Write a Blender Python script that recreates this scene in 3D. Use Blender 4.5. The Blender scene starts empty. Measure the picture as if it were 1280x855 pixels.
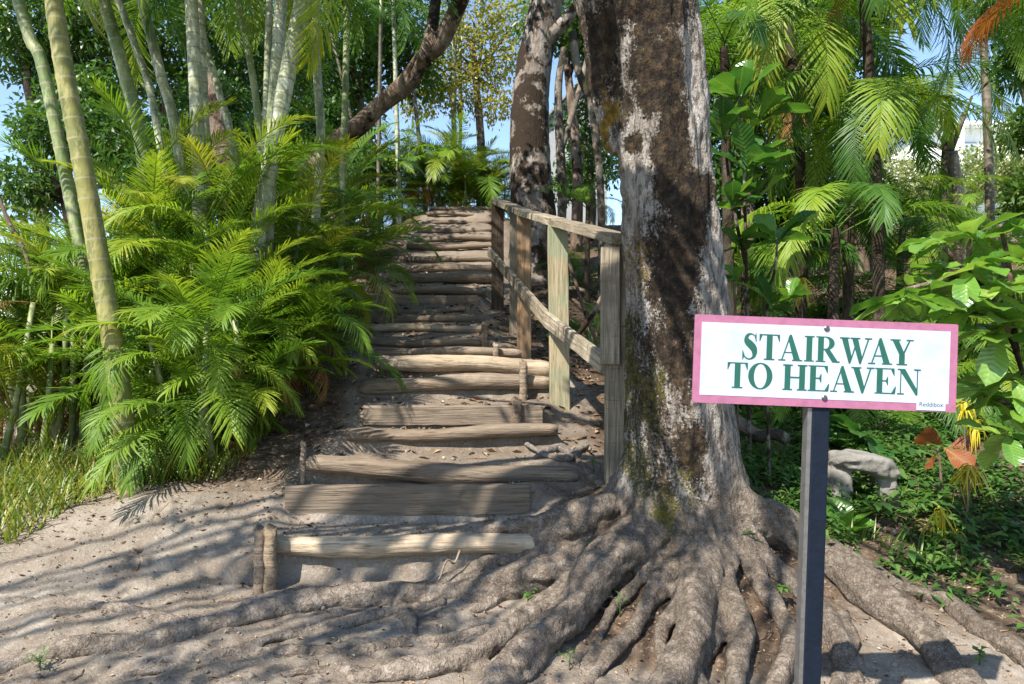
import bpy, bmesh, math, random
import numpy as np
from mathutils import Vector, Matrix, Euler, Quaternion
R = math.radians
SC = bpy.context.scene
COL = SC.collection
rng = random.Random(7)
nrg = np.random.default_rng(11)

# ------------------------------------------------------------------ camera
F = 925.0
PITCH = math.atan(12.5 / F)
cam = bpy.data.objects.new('camera', bpy.data.cameras.new('camera'))
COL.objects.link(cam)
cam.location = (0, 0, 1.5)
cam.rotation_euler = (R(90) + PITCH, 0, 0)
cam.data.sensor_width = 36
cam.data.lens = 36 * F / 1280
cam.data.clip_start = 0.05
cam.data.clip_end = 2000
SC.camera = cam
cp, sp = math.cos(PITCH), math.sin(PITCH)

def P(px, py, D):
    """real position of a photograph point that lies D metres ahead"""
    cx, cz = (px - 640) / F, (427.5 - py) / F
    dy, dz = cp - cz * sp, sp + cz * cp
    return Vector((cx / dy * D, D, 1.5 + dz / dy * D))

# ------------------------------------------------------------------ small maths
def sm(a, b, x):
    t = np.clip((np.asarray(x, float) - a) / (b - a), 0, 1)
    return t * t * (3 - 2 * t)

def vnoise(x, y, seed=0):
    x = np.asarray(x, float); y = np.asarray(y, float)
    xi = np.floor(x).astype(np.int64); yi = np.floor(y).astype(np.int64)
    fx = x - xi; fy = y - yi
    fx = fx * fx * (3 - 2 * fx); fy = fy * fy * (3 - 2 * fy)
    def h(a, b):
        n = (a * 374761393 + b * 668265263 + seed * 974711) & 0xffffffff
        n = ((n ^ (n >> 13)) * 1274126177) & 0xffffffff
        return ((n ^ (n >> 16)) & 0xffff) / 65535.0
    return (h(xi, yi) * (1 - fx) + h(xi + 1, yi) * fx) * (1 - fy) + (h(xi, yi + 1) * (1 - fx) + h(xi + 1, yi + 1) * fx) * fy

def fbm(x, y, f=1.0, o=4, seed=0):
    s = 0; a = 0.5
    for i in range(o):
        s = s + a * (vnoise(x * f, y * f, seed + i) - 0.5); f *= 2.03; a *= 0.5
    return s

def catmull(pts, n):
    """smooth curve through rows of numbers"""
    p = np.array(pts, float)
    p = np.vstack([2 * p[0] - p[1], p, 2 * p[-1] - p[-2]])
    out = []
    m = len(p) - 3
    for i in range(m):
        a, b, c, d = p[i:i + 4]
        k = max(2, int(round(n / m)))
        for t in np.linspace(0, 1, k, endpoint=(i == m - 1)):
            out.append(0.5 * (2 * b + (c - a) * t + (2 * a - 5 * b + 4 * c - d) * t * t + (3 * b - a - 3 * c + d) * t ** 3))
    return np.array(out)

# ------------------------------------------------------------------ mesh collector
class MB:
    def __init__(s):
        s.v = []; s.f = []; s.a = {}
    def add(s, vs, fs, **attr):
        o = len(s.v)
        s.v += [tuple(q) for q in vs]
        s.f += [tuple(i + o for i in q) for q in fs]
        for k in attr:
            if k not in s.a: s.a[k] = [0.0] * o
        for k, l in s.a.items():
            val = attr.get(k, 0.0)
            if hasattr(val, '__len__'): l += list(val)
            else: l += [val] * len(vs)
    def tube(s, pts, rad, n=8, ridge=0.0, flat=1.0, **attr):
        pts = [Vector(q) for q in pts]
        m = len(pts)
        if not hasattr(rad, '__len__'): rad = [rad] * m
        vs = []; al = []
        up = Vector((0.3, 0.1, 1)).normalized()
        L = 0
        px = None
        for i, q in enumerate(pts):
            t = (pts[min(i + 1, m - 1)] - pts[max(i - 1, 0)])
            if t.length < 1e-9: t = Vector((0, 0, 1))
            t.normalize()
            x = px if px is not None else (Vector((1, 0.2, 0.1)) if abs(t.x) < 0.8 else Vector((0, 1, 0.1)))
            x = (x - t * x.dot(t)).normalized(); px = x
            y = t.cross(x)
            if i: L += (q - pts[i - 1]).length
            for k in range(n):
                a = 2 * math.pi * k / n
                r = rad[i] * (1 + (ridge * (rng.random() - 0.5) if ridge else 0))
                vs.append(q + x * (math.cos(a) * r) + y * (math.sin(a) * r * flat)); al.append(L)
        fs = []
        for i in range(m - 1):
            for k in range(n):
                k2 = (k + 1) % n
                fs.append((i * n + k, i * n + k2, (i + 1) * n + k2, (i + 1) * n + k))
        fs.append(tuple(range(n - 1, -1, -1))); fs.append(tuple((m - 1) * n + k for k in range(n)))
        s.add(vs, fs, along=al, **attr)
    def box(s, lo, hi):
        x0, y0, z0 = lo; x1, y1, z1 = hi
        s.add([(x0,y0,z0),(x1,y0,z0),(x1,y1,z0),(x0,y1,z0),(x0,y0,z1),(x1,y0,z1),(x1,y1,z1),(x0,y1,z1)],
              [(0,3,2,1),(4,5,6,7),(0,1,5,4),(1,2,6,5),(2,3,7,6),(3,0,4,7)])
    def mesh(s, name, smooth=True, origin=None):
        me = bpy.data.meshes.new(name)
        v = s.v if origin is None else [tuple(Vector(q) - Vector(origin)) for q in s.v]
        me.from_pydata(v, [], s.f)
        for k, l in s.a.items():
            at = me.attributes.new(k, 'FLOAT', 'POINT'); at.data.foreach_set('value', np.array(l, np.float32))
        if smooth: me.polygons.foreach_set('use_smooth', [True] * len(me.polygons))
        me.update()
        return me
    def build(s, name, mat, parent=None, smooth=True, origin=None):
        if origin is None and parent is not None and tuple(parent.rotation_euler) == (0, 0, 0): origin = parent.location
        return obj(name, s.mesh(name, smooth, origin), mat, parent)

def obj(name, me, mat=None, parent=None):
    o = bpy.data.objects.new(name, me); COL.objects.link(o)
    if mat and me is not None and not me.materials: me.materials.append(mat)
    if parent: o.parent = parent
    return o

def bevel(o, w, seg=2):
    bm = bmesh.new(); bm.from_mesh(o.data)
    bmesh.ops.bevel(bm, geom=bm.edges[:], offset=w, segments=seg, affect='EDGES', profile=0.6)
    bm.to_mesh(o.data); bm.free()
    return o

def tag(o, label, cat, group=None, kind=None):
    if label: o['label'] = label
    if cat: o['category'] = cat
    if group: o['group'] = group
    if kind: o['kind'] = kind
    return o

def thing(name, label, cat, loc, group=None):
    o = bpy.data.objects.new(name, None); COL.objects.link(o)
    o.location = loc; o.empty_display_size = 0.1
    return tag(o, label, cat, group)

# ------------------------------------------------------------------ materials
class NT:
    def __init__(s, name):
        s.m = bpy.data.materials.new(name); s.m.use_nodes = True
        s.t = s.m.node_tree; s.t.nodes.clear()
        s.out = s.n('ShaderNodeOutputMaterial')
    def n(s, typ, **kw):
        q = s.t.nodes.new(typ)
        for k, v in kw.items(): setattr(q, k, v)
        return q
    def l(s, a, b): s.t.links.new(a, b)
    def val(s, q, i, v):
        if hasattr(v, 'default_value') or hasattr(v, 'is_linked'): s.l(v, q.inputs[i])
        else: q.inputs[i].default_value = v
    def attr(s, name): return s.n('ShaderNodeAttribute', attribute_name=name).outputs['Fac']
    def coord(s, which='Object', scale=None):
        c = s.n('ShaderNodeTexCoord').outputs[which]
        if scale:
            mp = s.n('ShaderNodeMapping'); s.l(c, mp.inputs[0]); mp.inputs['Scale'].default_value = scale
            c = mp.outputs[0]
        return c
    def noise(s, co, sc, det=4, rough=0.6, dist=0.0):
        q = s.n('ShaderNodeTexNoise'); s.l(co, q.inputs['Vector'])
        q.inputs['Scale'].default_value = sc; q.inputs['Detail'].default_value = det
        q.inputs['Roughness'].default_value = rough; q.inputs['Distortion'].default_value = dist
        return q.outputs['Fac']
    def math(s, op, a, b=0.5, clamp=False):
        q = s.n('ShaderNodeMath', operation=op, use_clamp=clamp); s.val(q, 0, a); s.val(q, 1, b)
        return q.outputs[0]
    def ramp(s, f, stops, interp='LINEAR'):
        q = s.n('ShaderNodeValToRGB'); s.l(f, q.inputs[0]); r = q.color_ramp; r.interpolation = interp
        while len(r.elements) < len(stops): r.elements.new(0.5)
        for e, (p, c) in zip(r.elements, stops):
            e.position = p; e.color = (*c, 1) if len(c) == 3 else c
        return q.outputs[0]
    def mix(s, f, a, b, blend='MIX'):
        q = s.n('ShaderNodeMix', data_type='RGBA', blend_type=blend)
        s.val(q, 0, f)
        for i, c in ((6, a), (7, b)):
            if isinstance(c, tuple): q.inputs[i].default_value = (*c, 1)
            else: s.l(c, q.inputs[i])
        return q.outputs[2]
    def bump(s, h, strength=0.5, dist=0.02, prev=None):
        q = s.n('ShaderNodeBump'); s.l(h, q.inputs['Height'])
        q.inputs['Strength'].default_value = strength; q.inputs['Distance'].default_value = dist
        if prev: s.l(prev, q.inputs['Normal'])
        return q.outputs[0]
    def bsdf(s, col, rough=0.8, nrm=None, spec=0.3, metal=0.0):
        b = s.n('ShaderNodeBsdfPrincipled')
        if isinstance(col, tuple): b.inputs['Base Color'].default_value = (*col, 1)
        else: s.l(col, b.inputs['Base Color'])
        s.val(b, 'Roughness', rough)
        b.inputs['Specular IOR Level'].default_value = spec
        b.inputs['Metallic'].default_value = metal
        if nrm: s.l(nrm, b.inputs['Normal'])
        return b.outputs[0]
    def done(s, sh):
        s.l(sh, s.out.inputs['Surface']); return s.m

def leafmat(name, stops, trans=.4, rough=.4, spec=.5, wobj=.5, boost=1.5, veins=False):
    n = NT(name); nb = None
    rnd = n.n('ShaderNodeObjectInfo').outputs['Random']
    f = n.math('ADD', n.math('MULTIPLY', n.attr('tint'), 1 - wobj), n.math('MULTIPLY', rnd, wobj))
    c = n.ramp(f, stops)
    if veins:
        sx = n.n('ShaderNodeSeparateXYZ'); n.l(n.coord('Object'), sx.inputs[0])
        ay = n.math('ABSOLUTE', sx.outputs[1]); ph = n.math('SUBTRACT', sx.outputs[0], n.math('MULTIPLY', ay, .7))
        fr = n.math('ABSOLUTE', n.math('SUBTRACT', n.math('FRACT', n.math('MULTIPLY', ph, 11.0)), .5))
        side = n.ramp(fr, [(0, (1, 1, 1)), (.09, (0, 0, 0))]); mid = n.ramp(ay, [(0, (1, 1, 1)), (.016, (0, 0, 0))])
        v = n.math('MAXIMUM', n.math('MULTIPLY', side, .5), mid)
        c = n.mix(n.math('MULTIPLY', v, .28), c, (.30, .40, .14))
        bl = n.ramp(n.noise(n.coord('Object'), 3.5, 4, .7), [(.58, (0, 0, 0)), (.68, (1, 1, 1))])
        c = n.mix(n.math('MULTIPLY', bl, .35), c, (.24, .22, .05))
        nb = n.bump(fr, .25, .02)
    p = n.bsdf(c, rough, nb, spec)
    t = n.n('ShaderNodeBsdfTranslucent')
    tc = n.mix(1.0, c, (boost, boost * 1.0, boost * 0.55), 'MULTIPLY')
    n.l(tc, t.inputs['Color'])
    m = n.n('ShaderNodeMixShader'); m.inputs[0].default_value = trans
    n.l(p, m.inputs[1]); n.l(t.outputs[0], m.inputs[2])
    return n.done(m.outputs[0])

M = {}
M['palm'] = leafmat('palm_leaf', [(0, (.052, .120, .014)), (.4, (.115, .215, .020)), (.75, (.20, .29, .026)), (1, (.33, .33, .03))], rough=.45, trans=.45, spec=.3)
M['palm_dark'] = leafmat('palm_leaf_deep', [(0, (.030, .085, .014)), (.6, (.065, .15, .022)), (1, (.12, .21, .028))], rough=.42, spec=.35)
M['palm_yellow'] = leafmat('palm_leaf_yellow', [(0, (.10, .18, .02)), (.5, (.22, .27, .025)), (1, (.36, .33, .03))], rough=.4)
M['dry'] = leafmat('dry_palm_leaf', [(0, (.13, .065, .025)), (.6, (.25, .13, .045)), (1, (.36, .20, .07))], trans=.25, rough=.7, spec=.15)
M['orange'] = leafmat('orange_dry_leaf', [(0, (.27, .075, .02)), (.6, (.40, .13, .028)), (1, (.50, .21, .05))], trans=.35, rough=.6, spec=.2)
M['tree'] = leafmat('tree_leaf', [(0, (.028, .070, .014)), (.5, (.055, .125, .02)), (1, (.11, .18, .028))], wobj=.25)
M['bush_pale'] = leafmat('pale_bush_leaf', [(0, (.12, .16, .05)), (.5, (.22, .26, .09)), (1, (.34, .35, .16))], wobj=.2)
M['tree_yellow'] = leafmat('tree_leaf_yellow', [(0, (.12, .15, .015)), (.5, (.25, .24, .02)), (1, (.34, .28, .03))], wobj=.2)
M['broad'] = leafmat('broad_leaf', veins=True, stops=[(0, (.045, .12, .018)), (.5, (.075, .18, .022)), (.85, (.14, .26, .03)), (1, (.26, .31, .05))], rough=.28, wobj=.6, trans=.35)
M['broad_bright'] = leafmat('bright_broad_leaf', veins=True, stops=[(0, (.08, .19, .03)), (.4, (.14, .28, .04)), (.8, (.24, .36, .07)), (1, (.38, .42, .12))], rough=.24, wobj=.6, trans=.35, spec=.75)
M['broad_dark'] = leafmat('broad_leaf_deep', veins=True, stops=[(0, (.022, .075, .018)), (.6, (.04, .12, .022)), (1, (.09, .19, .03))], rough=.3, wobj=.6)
M['weed'] = leafmat('weed_leaf', [(0, (.035, .095, .02)), (.5, (.07, .16, .03)), (.9, (.13, .22, .05)), (1, (.25, .30, .12))], wobj=.1)
M['grass'] = leafmat('grass_blade', [(0, (.06, .12, .02)), (.5, (.13, .20, .03)), (1, (.30, .26, .06))], wobj=.1)
M['croton'] = leafmat('croton_leaf', [(0, (.35, .30, .02)), (.5, (.58, .47, .02)), (1, (.66, .58, .05))], wobj=.3, boost=1.2)

def mat_litter():
    n = NT('litter_leaf')
    c = n.ramp(n.attr('tint'), [(0, (.05, .03, .018)), (.4, (.16, .09, .05)), (.75, (.30, .20, .12)), (1, (.46, .36, .26))])
    return n.done(n.bsdf(c, .75, None, .2))
M['litter'] = mat_litter()

def mat_cane(name, stops, ring):
    n = NT(name)
    al = n.attr('along')
    co = n.coord('Object')
    wob = n.math('MULTIPLY', n.noise(co, 3.0, 2), 0.05)
    fr = n.math('FRACT', n.math('ADD', n.math('MULTIPLY', al, 7.2), wob))
    ringm = n.math('LESS_THAN', fr, 0.10)
    c = n.ramp(n.noise(n.coord('Object', (1, 1, .25)), 7, 4, .65), stops)
    c = n.mix(n.math('MULTIPLY', n.math('GREATER_THAN', n.noise(co, 22, 3, .7), .57), .45), c, (.13, .12, .06))
    c = n.mix(n.math('MULTIPLY', n.ramp(n.noise(n.coord('Object', (1, 1, .5)), 5, 5, .75), [(.53, (0, 0, 0)), (.60, (1, 1, 1))]), .5), c, tuple(v * 1.25 + .04 for v in stops[2][1]))
    c = n.mix(n.math('MULTIPLY', n.ramp(n.noise(n.coord('Object', (1, 1, .3)), 11, 5, .75), [(.40, (1, 1, 1)), (.46, (0, 0, 0))]), .6), c, tuple(v * .6 for v in stops[0][1]))
    c = n.mix(n.math('MULTIPLY', ringm, .6), c, ring)
    b = n.bump(n.noise(n.coord('Object', (1, 1, .15)), 60, 3), .25, .01)
    return n.done(n.bsdf(c, .5, b, .35))
M['cane_gold'] = mat_cane('cane_bark_gold', [(.3, (.10, .12, .03)), (.5, (.19, .185, .045)), (.7, (.29, .25, .08))], (.30, .26, .15))
M['cane_pale'] = mat_cane('cane_bark_pale', [(.3, (.13, .16, .07)), (.5, (.27, .29, .17)), (.7, (.46, .46, .36))], (.13, .115, .07))
M['cane_green'] = mat_cane('cane_bark_green', [(.3, (.08, .13, .04)), (.5, (.17, .21, .07)), (.7, (.30, .31, .16))], (.30, .26, .18))
M['cane_brown'] = mat_cane('cane_bark_brown', [(.3, (.05, .038, .024)), (.5, (.10, .08, .052)), (.7, (.17, .14, .10))], (.055, .04, .026))

def mat_bark():
    n = NT('tree_bark')
    co = n.coord('Object')
    cs = n.coord('Object', (1, 1, .28))
    n1 = n.noise(cs, 9, 5, .65); n2 = n.noise(cs, 42, 4, .7); n3 = n.noise(co, 18, 5, .7)
    c = n.ramp(n1, [(.3, (.17, .14, .11)), (.48, (.31, .275, .235)), (.7, (.46, .43, .385))])
    c = n.mix(n.math('MULTIPLY', n.ramp(n2, [(.43, (1, 1, 1)), (.51, (0, 0, 0))]), .75), c, (.075, .055, .04))
    rootc = n.ramp(n3, [(.3, (.07, .051, .036)), (.5, (.155, .121, .09)), (.7, (.29, .24, .19))])
    rootc = n.mix(n.math('MULTIPLY', n.ramp(n.noise(co, 5, 5, .7), [(.42, (1, 1, 1)), (.56, (0, 0, 0))]), .55), rootc, (.085, .068, .052))
    rootc = n.mix(n.math('MULTIPLY', n.ramp(n.noise(co, 95, 3, .7), [(.56, (0, 0, 0)), (.64, (1, 1, 1))]), .5), rootc, (.36, .31, .255))
    rootc = n.mix(n.math('MULTIPLY', n.attr('soil'), n.ramp(n.noise(co, 4, 4, .7), [(.35, (.25, .25, .25)), (.55, (1, 1, 1))])), rootc, n.ramp(n3, [(.3, (.17, .132, .098)), (.5, (.27, .22, .172)), (.7, (.37, .31, .255))]))
    vo = n.n('ShaderNodeTexVoronoi', feature='DISTANCE_TO_EDGE'); vo.inputs['Scale'].default_value = 22
    wv = n.n('ShaderNodeVectorMath', operation='ADD'); nz = n.n('ShaderNodeTexNoise'); nz.inputs['Scale'].default_value = 9; n.l(co, nz.inputs['Vector']); sc_ = n.n('ShaderNodeVectorMath', operation='SCALE'); sc_.inputs['Scale'].default_value = .16; n.l(nz.outputs['Color'], sc_.inputs[0]); n.l(co, wv.inputs[0]); n.l(sc_.outputs[0], wv.inputs[1]); n.l(wv.outputs[0], vo.inputs['Vector'])
    crack = n.ramp(vo.outputs['Distance'], [(0, (1, 1, 1)), (.07, (0, 0, 0))])
    rootc = n.mix(n.math('MULTIPLY', crack, .6), rootc, (.045, .033, .024))
    c = n.mix(n.attr('dust'), c, rootc)
    def mask(a, lo, hi, nz, w):
        v = n.math('ADD', n.attr(a), n.math('MULTIPLY', n.math('SUBTRACT', nz, .5), w))
        return n.ramp(v, [(lo, (0, 0, 0)), (hi, (1, 1, 1))])
    mossc = n.ramp(n3, [(.34, (.012, .008, .006)), (.48, (.027, .019, .012)), (.58, (.055, .037, .021)), (.70, (.105, .066, .032))])
    c = n.mix(mask('moss', .39, .60, n.math('ADD', n.math('MULTIPLY', n.noise(n.coord('Object', (1, 1, .45)), 14, 6, .8), .5), n.math('MULTIPLY', n.noise(co, 55, 4, .75), .5)), 2.6), c, mossc)
    gr = n.ramp(n3, [(.3, (.030, .030, .008)), (.5, (.075, .068, .013)), (.7, (.15, .115, .018))])
    c = n.mix(mask('green', .42, .58, n.noise(co, 48, 5, .8), 2.4), c, gr)
    gold = n.ramp(n3, [(.3, (.07, .042, .010)), (.5, (.17, .10, .016)), (.65, (.30, .19, .025))])
    c = n.mix(mask('gold', .42, .55, n.noise(co, 44, 5, .8), 2.0), c, gold)
    inv = n.math('SUBTRACT', 1.0, n.math('MULTIPLY', n.attr('dust'), .8))
    b = n.bump(n.math('ADD', n.math('MULTIPLY', n2, inv), n.math('MULTIPLY', n3, .8)), 1.0, .045)
    b = n.bump(n.noise(co, 120, 3, .6), .5, .008, b)
    return n.done(n.bsdf(c, .88, b, .2))
M['bark'] = mat_bark()

def mat_bark2(name, stops, dark=(.03, .02, .013), lo=.52):
    n = NT(name)
    co = n.coord('Object'); cs = n.coord('Object', (1, 1, .3))
    c = n.ramp(n.noise(cs, 8, 5, .7), stops)
    c = n.mix(n.ramp(n.noise(co, 2.2, 4, .7), [(lo, (0, 0, 0)), (lo + .06, (1, 1, 1))]), c, dark)
    b = n.bump(n.noise(cs, 30, 4, .7), .9, .04)
    return n.done(n.bsdf(c, .9, b, .15))
M['bark_mottled'] = mat_bark2('mottled_bark', [(.3, (.10, .075, .055)), (.5, (.23, .19, .155)), (.7, (.40, .355, .31))], (.035, .024, .016), .45)
M['bark_brown'] = mat_bark2('brown_bark', [(.3, (.06, .04, .028)), (.5, (.15, .105, .075)), (.7, (.30, .25, .20))])
M['bark_dark'] = mat_bark2('dark_palm_bark', [(.3, (.025, .018, .012)), (.5, (.055, .042, .03)), (.7, (.10, .08, .055))])
M['bark_dead'] = mat_bark2('bleached_wood', [(.3, (.09, .07, .05)), (.5, (.18, .15, .115)), (.7, (.29, .25, .21))], (.05, .04, .03), .48)

def mat_wood(name, stops, grain=(1.2, 26, 26), stain=None, stain_amt=.5, bump=.5):
    n = NT(name)
    cs = n.coord('Object', grain)
    n1 = n.noise(cs, 1.6, 5, .65, .4); n2 = n.noise(cs, 5, 3, .6); co = n.coord('Object')
    c = n.ramp(n1, stops)
    oi = n.n('ShaderNodeObjectInfo').outputs['Random']
    c = n.mix(1.0, c, n.ramp(oi, [(0, (.62, .58, .54)), (1, (1.1, 1.08, 1.04))]), 'MULTIPLY')
    if name == 'rail_wood':
        crk = n.noise(n.coord('Object', (16, 1.2, 1.2)), 2.2, 3, .7)
        c = n.mix(n.math('MULTIPLY', n.ramp(crk, [(.34, (1, 1, 1)), (.42, (0, 0, 0))]), .65), c, (.07, .055, .04))
    c = n.mix(n.math('MULTIPLY', n.ramp(n2, [(.36, (1, 1, 1)), (.46, (0, 0, 0))]), .6), c, tuple(v * .35 for v in stops[0][1]))
    if stain:
        c = n.mix(n.math('MULTIPLY', n.ramp(n.noise(co, 3.2, 4, .65), [(.48, (0, 0, 0)), (.6, (1, 1, 1))]), stain_amt), c, stain)
    b = n.bump(n.math('ADD', n1, n.math('MULTIPLY', n2, .6)), bump, .02)
    return n.done(n.bsdf(c, .82, b, .2))
M['log'] = mat_wood('log_wood', [(.3, (.11, .08, .056)), (.5, (.23, .178, .13)), (.72, (.36, .295, .23))], (1.0, 12, 12), (.16, .125, .09), .7, .9)
M['log_pale'] = mat_wood('pale_log_wood', [(.3, (.22, .165, .11)), (.5, (.36, .285, .20)), (.72, (.48, .40, .30))], (1.0, 12, 12), (.22, .17, .12), .6, .8)
M['plank'] = mat_wood('sleeper_wood', [(.3, (.15, .12, .09)), (.5, (.25, .205, .155)), (.72, (.34, .285, .22))], (.8, 18, 18), (.15, .115, .085), .5, .7)
M['rail'] = mat_wood('rail_wood', [(.3, (.17, .14, .10)), (.5, (.31, .265, .195)), (.72, (.44, .385, .30))], (1.0, 20, 20), (.16, .135, .095), .7, .6)
M['post_green'] = mat_wood('green_stained_wood', [(.3, (.21, .17, .10)), (.5, (.35, .30, .19)), (.72, (.44, .38, .26))], (1.0, 20, 20), (.17, .215, .135), .6, .5)
M['post_orange'] = mat_wood('orange_brown_wood', [(.3, (.15, .085, .045)), (.5, (.26, .165, .09)), (.72, (.37, .265, .17))], (1.0, 20, 20), (.16, .11, .07), .6, .5)
M['post_dark'] = mat_wood('dark_weathered_wood', [(.3, (.045, .032, .022)), (.5, (.09, .065, .045)), (.72, (.15, .115, .085))], (1.0, 20, 20), None, .6, .5)

def mat_ground():
    n = NT('dirt')
    co = n.coord('Object')
    n1 = n.noise(co, 1.3, 6, .62); n2 = n.noise(co, 9, 6, .7); n3 = n.noise(co, 60, 4, .7); n4 = n.noise(co, 26, 5, .75)
    c = n.ramp(n1, [(.3, (.142, .116, .088)), (.5, (.232, .195, .153)), (.7, (.335, .29, .238))])
    c = n.mix(n.math('MULTIPLY', n.ramp(n2, [(.4, (1, 1, 1)), (.55, (0, 0, 0))]), .6), c, (.165, .125, .092))
    c = n.mix(n.math('MULTIPLY', n.ramp(n3, [(.58, (0, 0, 0)), (.66, (1, 1, 1))]), .45), c, (.50, .44, .37))
    c = n.mix(n.math('MULTIPLY', n.ramp(n4, [(.60, (0, 0, 0)), (.68, (1, 1, 1))]), .5), c, (.15, .105, .07))
    hum_shade = n.ramp(n2, [(.3, (.040, .026, .017)), (.5, (.090, .061, .040)), (.7, (.18, .13, .09))])
    hum_shade = n.mix(n.ramp(n4, [(.55, (0, 0, 0)), (.62, (1, 1, 1))]), hum_shade, (.24, .18, .125))
    hm = n.ramp(n.math('ADD', n.attr('humus_shade'), n.math('MULTIPLY', n.math('SUBTRACT', n2, .5), 1.2)), [(.35, (0, 0, 0)), (.65, (1, 1, 1))])
    c = n.mix(hm, c, hum_shade)
    c = n.mix(n.attr('far'), c, n.ramp(n2, [(.3, (.05, .08, .02)), (.7, (.15, .17, .05))]))
    b = n.bump(n2, .55, .05)
    b = n.bump(n4, .6, .022, b)
    b = n.bump(n3, .6, .010, b)
    return n.done(n.bsdf(c, .95, b, .1))
M['ground'] = mat_ground()

def plain(name, col, rough=.5, spec=.4, metal=0., var=.0, sc=20, bump=0.):
    n = NT(name); co = n.coord('Object')
    c = col
    if var:
        c = n.mix(n.math('MULTIPLY', n.ramp(n.noise(co, sc, 5, .7), [(.45, (0, 0, 0)), (.65, (1, 1, 1))]), var), col, tuple(v * .45 for v in col))
    b = n.bump(n.noise(co, sc * 3, 4), bump, .01) if bump else None
    return n.done(n.bsdf(c, rough, b, spec, metal))
M['sign_white'] = plain('sign_white', (.40, .455, .55), .36, .5, 0, .26, 9)
M['sign_pink'] = plain('sign_pink', (.32, .115, .19), .42, .4, 0, .35, 24)
M['sign_green'] = plain('sign_green', (.012, .085, .060), .4, .4, 0, .25, 12)
M['steel'] = plain('painted_steel', (.005, .0095, .019), .55, .2, .0, .5, 14, .25)
M['steel_bare'] = plain('bare_steel', (.22, .21, .20), .45, .5, .7, .5, 25, .2)
M['screw'] = plain('screw_head', (.16, .16, .17), .35, .5, .9, .3, 60)
M['rock'] = plain('weathered_stone', (.21, .195, .17), .9, .2, 0, .65, 9, .9)
M['pebble'] = plain('pebble', (.22, .18, .14), .8, .3, 0, .3, 30)
M['wall_white'] = plain('render_white', (.80, .80, .78), .8, .2, 0, .08, 1.5)
M['wall_grey'] = plain('grey_boards', (.30, .30, .30), .8, .2, 0, .3, 4)
M['roof_grey'] = plain('grey_roof', (.22, .22, .23), .7, .3, 0, .3, 6)
M['pale_glass'] = plain('pale_glass', (.30, .34, .38), .2, .5)
M['glass'] = plain('dark_glass', (.03, .04, .05), .1, .6)

# ------------------------------------------------------------------ the steps (photo row, left, right, kind) and the ground
STEPS = [(669,693,335,690,'log'),(606,643,358,662,'plank'),(578,601,385,722,'log'),(532,549,432,697,'log'),(505,529,455,678,'plank'),
 (470,490,450,688,'log'),(447,466,470,690,'log'),(432,447,455,652,'log'),(421,434,455,604,'log'),(405,417,448,604,'log'),
 (394,405,450,606,'log'),(384,393,455,585,'log'),(369,385,455,597,'plank'),(358,371,455,607,'log'),(342,357,470,618,'log'),
 (331,343,480,618,'log'),(318,328,500,618,'log'),(305,314,508,618,'log'),(295,303,518,616,'log'),(285,292,522,616,'log'),
 (275,281,528,615,'log'),(266,272,533,614,'log'),(258,263,538,614,'log')]
SD = np.array([4.3,4.75,5.2,5.6,6.0,6.45,6.95,7.45,7.95,8.5,9.05,9.6,10.15,10.75,11.4,12.0,12.6,13.2,13.8,14.4,15.0,15.6,16.2])
SZT = np.array([P(640, s[0], d).z for s, d in zip(STEPS, SD)])
SZB = np.array([P(640, s[1], d).z for s, d in zip(STEPS, SD)])
SXL = np.array([P(s[2], 430, d).x for s, d in zip(STEPS, SD)])
SXR = np.array([P(s[3], 430, d).x for s, d in zip(STEPS, SD)])
TREE = (1.02, 4.62)

# tread profile: (distance, height)
py_, pz_ = [-60, 0, 2.6, 3.4, 4.32], [-.25, -.03, -.01, .03, min(SZB[0] - .15, .165)]
for i in range(len(SD)):
    py_.append(SD[i] + .055); pz_.append(SZT[i] - .03)
    if i + 1 < len(SD):
        py_.append(SD[i + 1] + .02); pz_.append(min(SZB[i + 1] - .055, SZT[i] + .02) if i < 8 else SZB[i + 1] + .25 * (SZT[i + 1] - SZB[i + 1]))
py_ += [17.5, 20, 60, 400]; pz_ += [SZT[-1] + .1, 4.95, 4.9, 3.0]
ry_ = [-60, 0, 2.6, 3.4, 4.0] + list(SD) + [17.5, 20, 60, 400]
rz_ = [-.25, -.03, 0, .05, .17] + list(SZT - .12) + [SZT[-1] + .1, 4.95, 4.9, 3.0]

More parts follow.
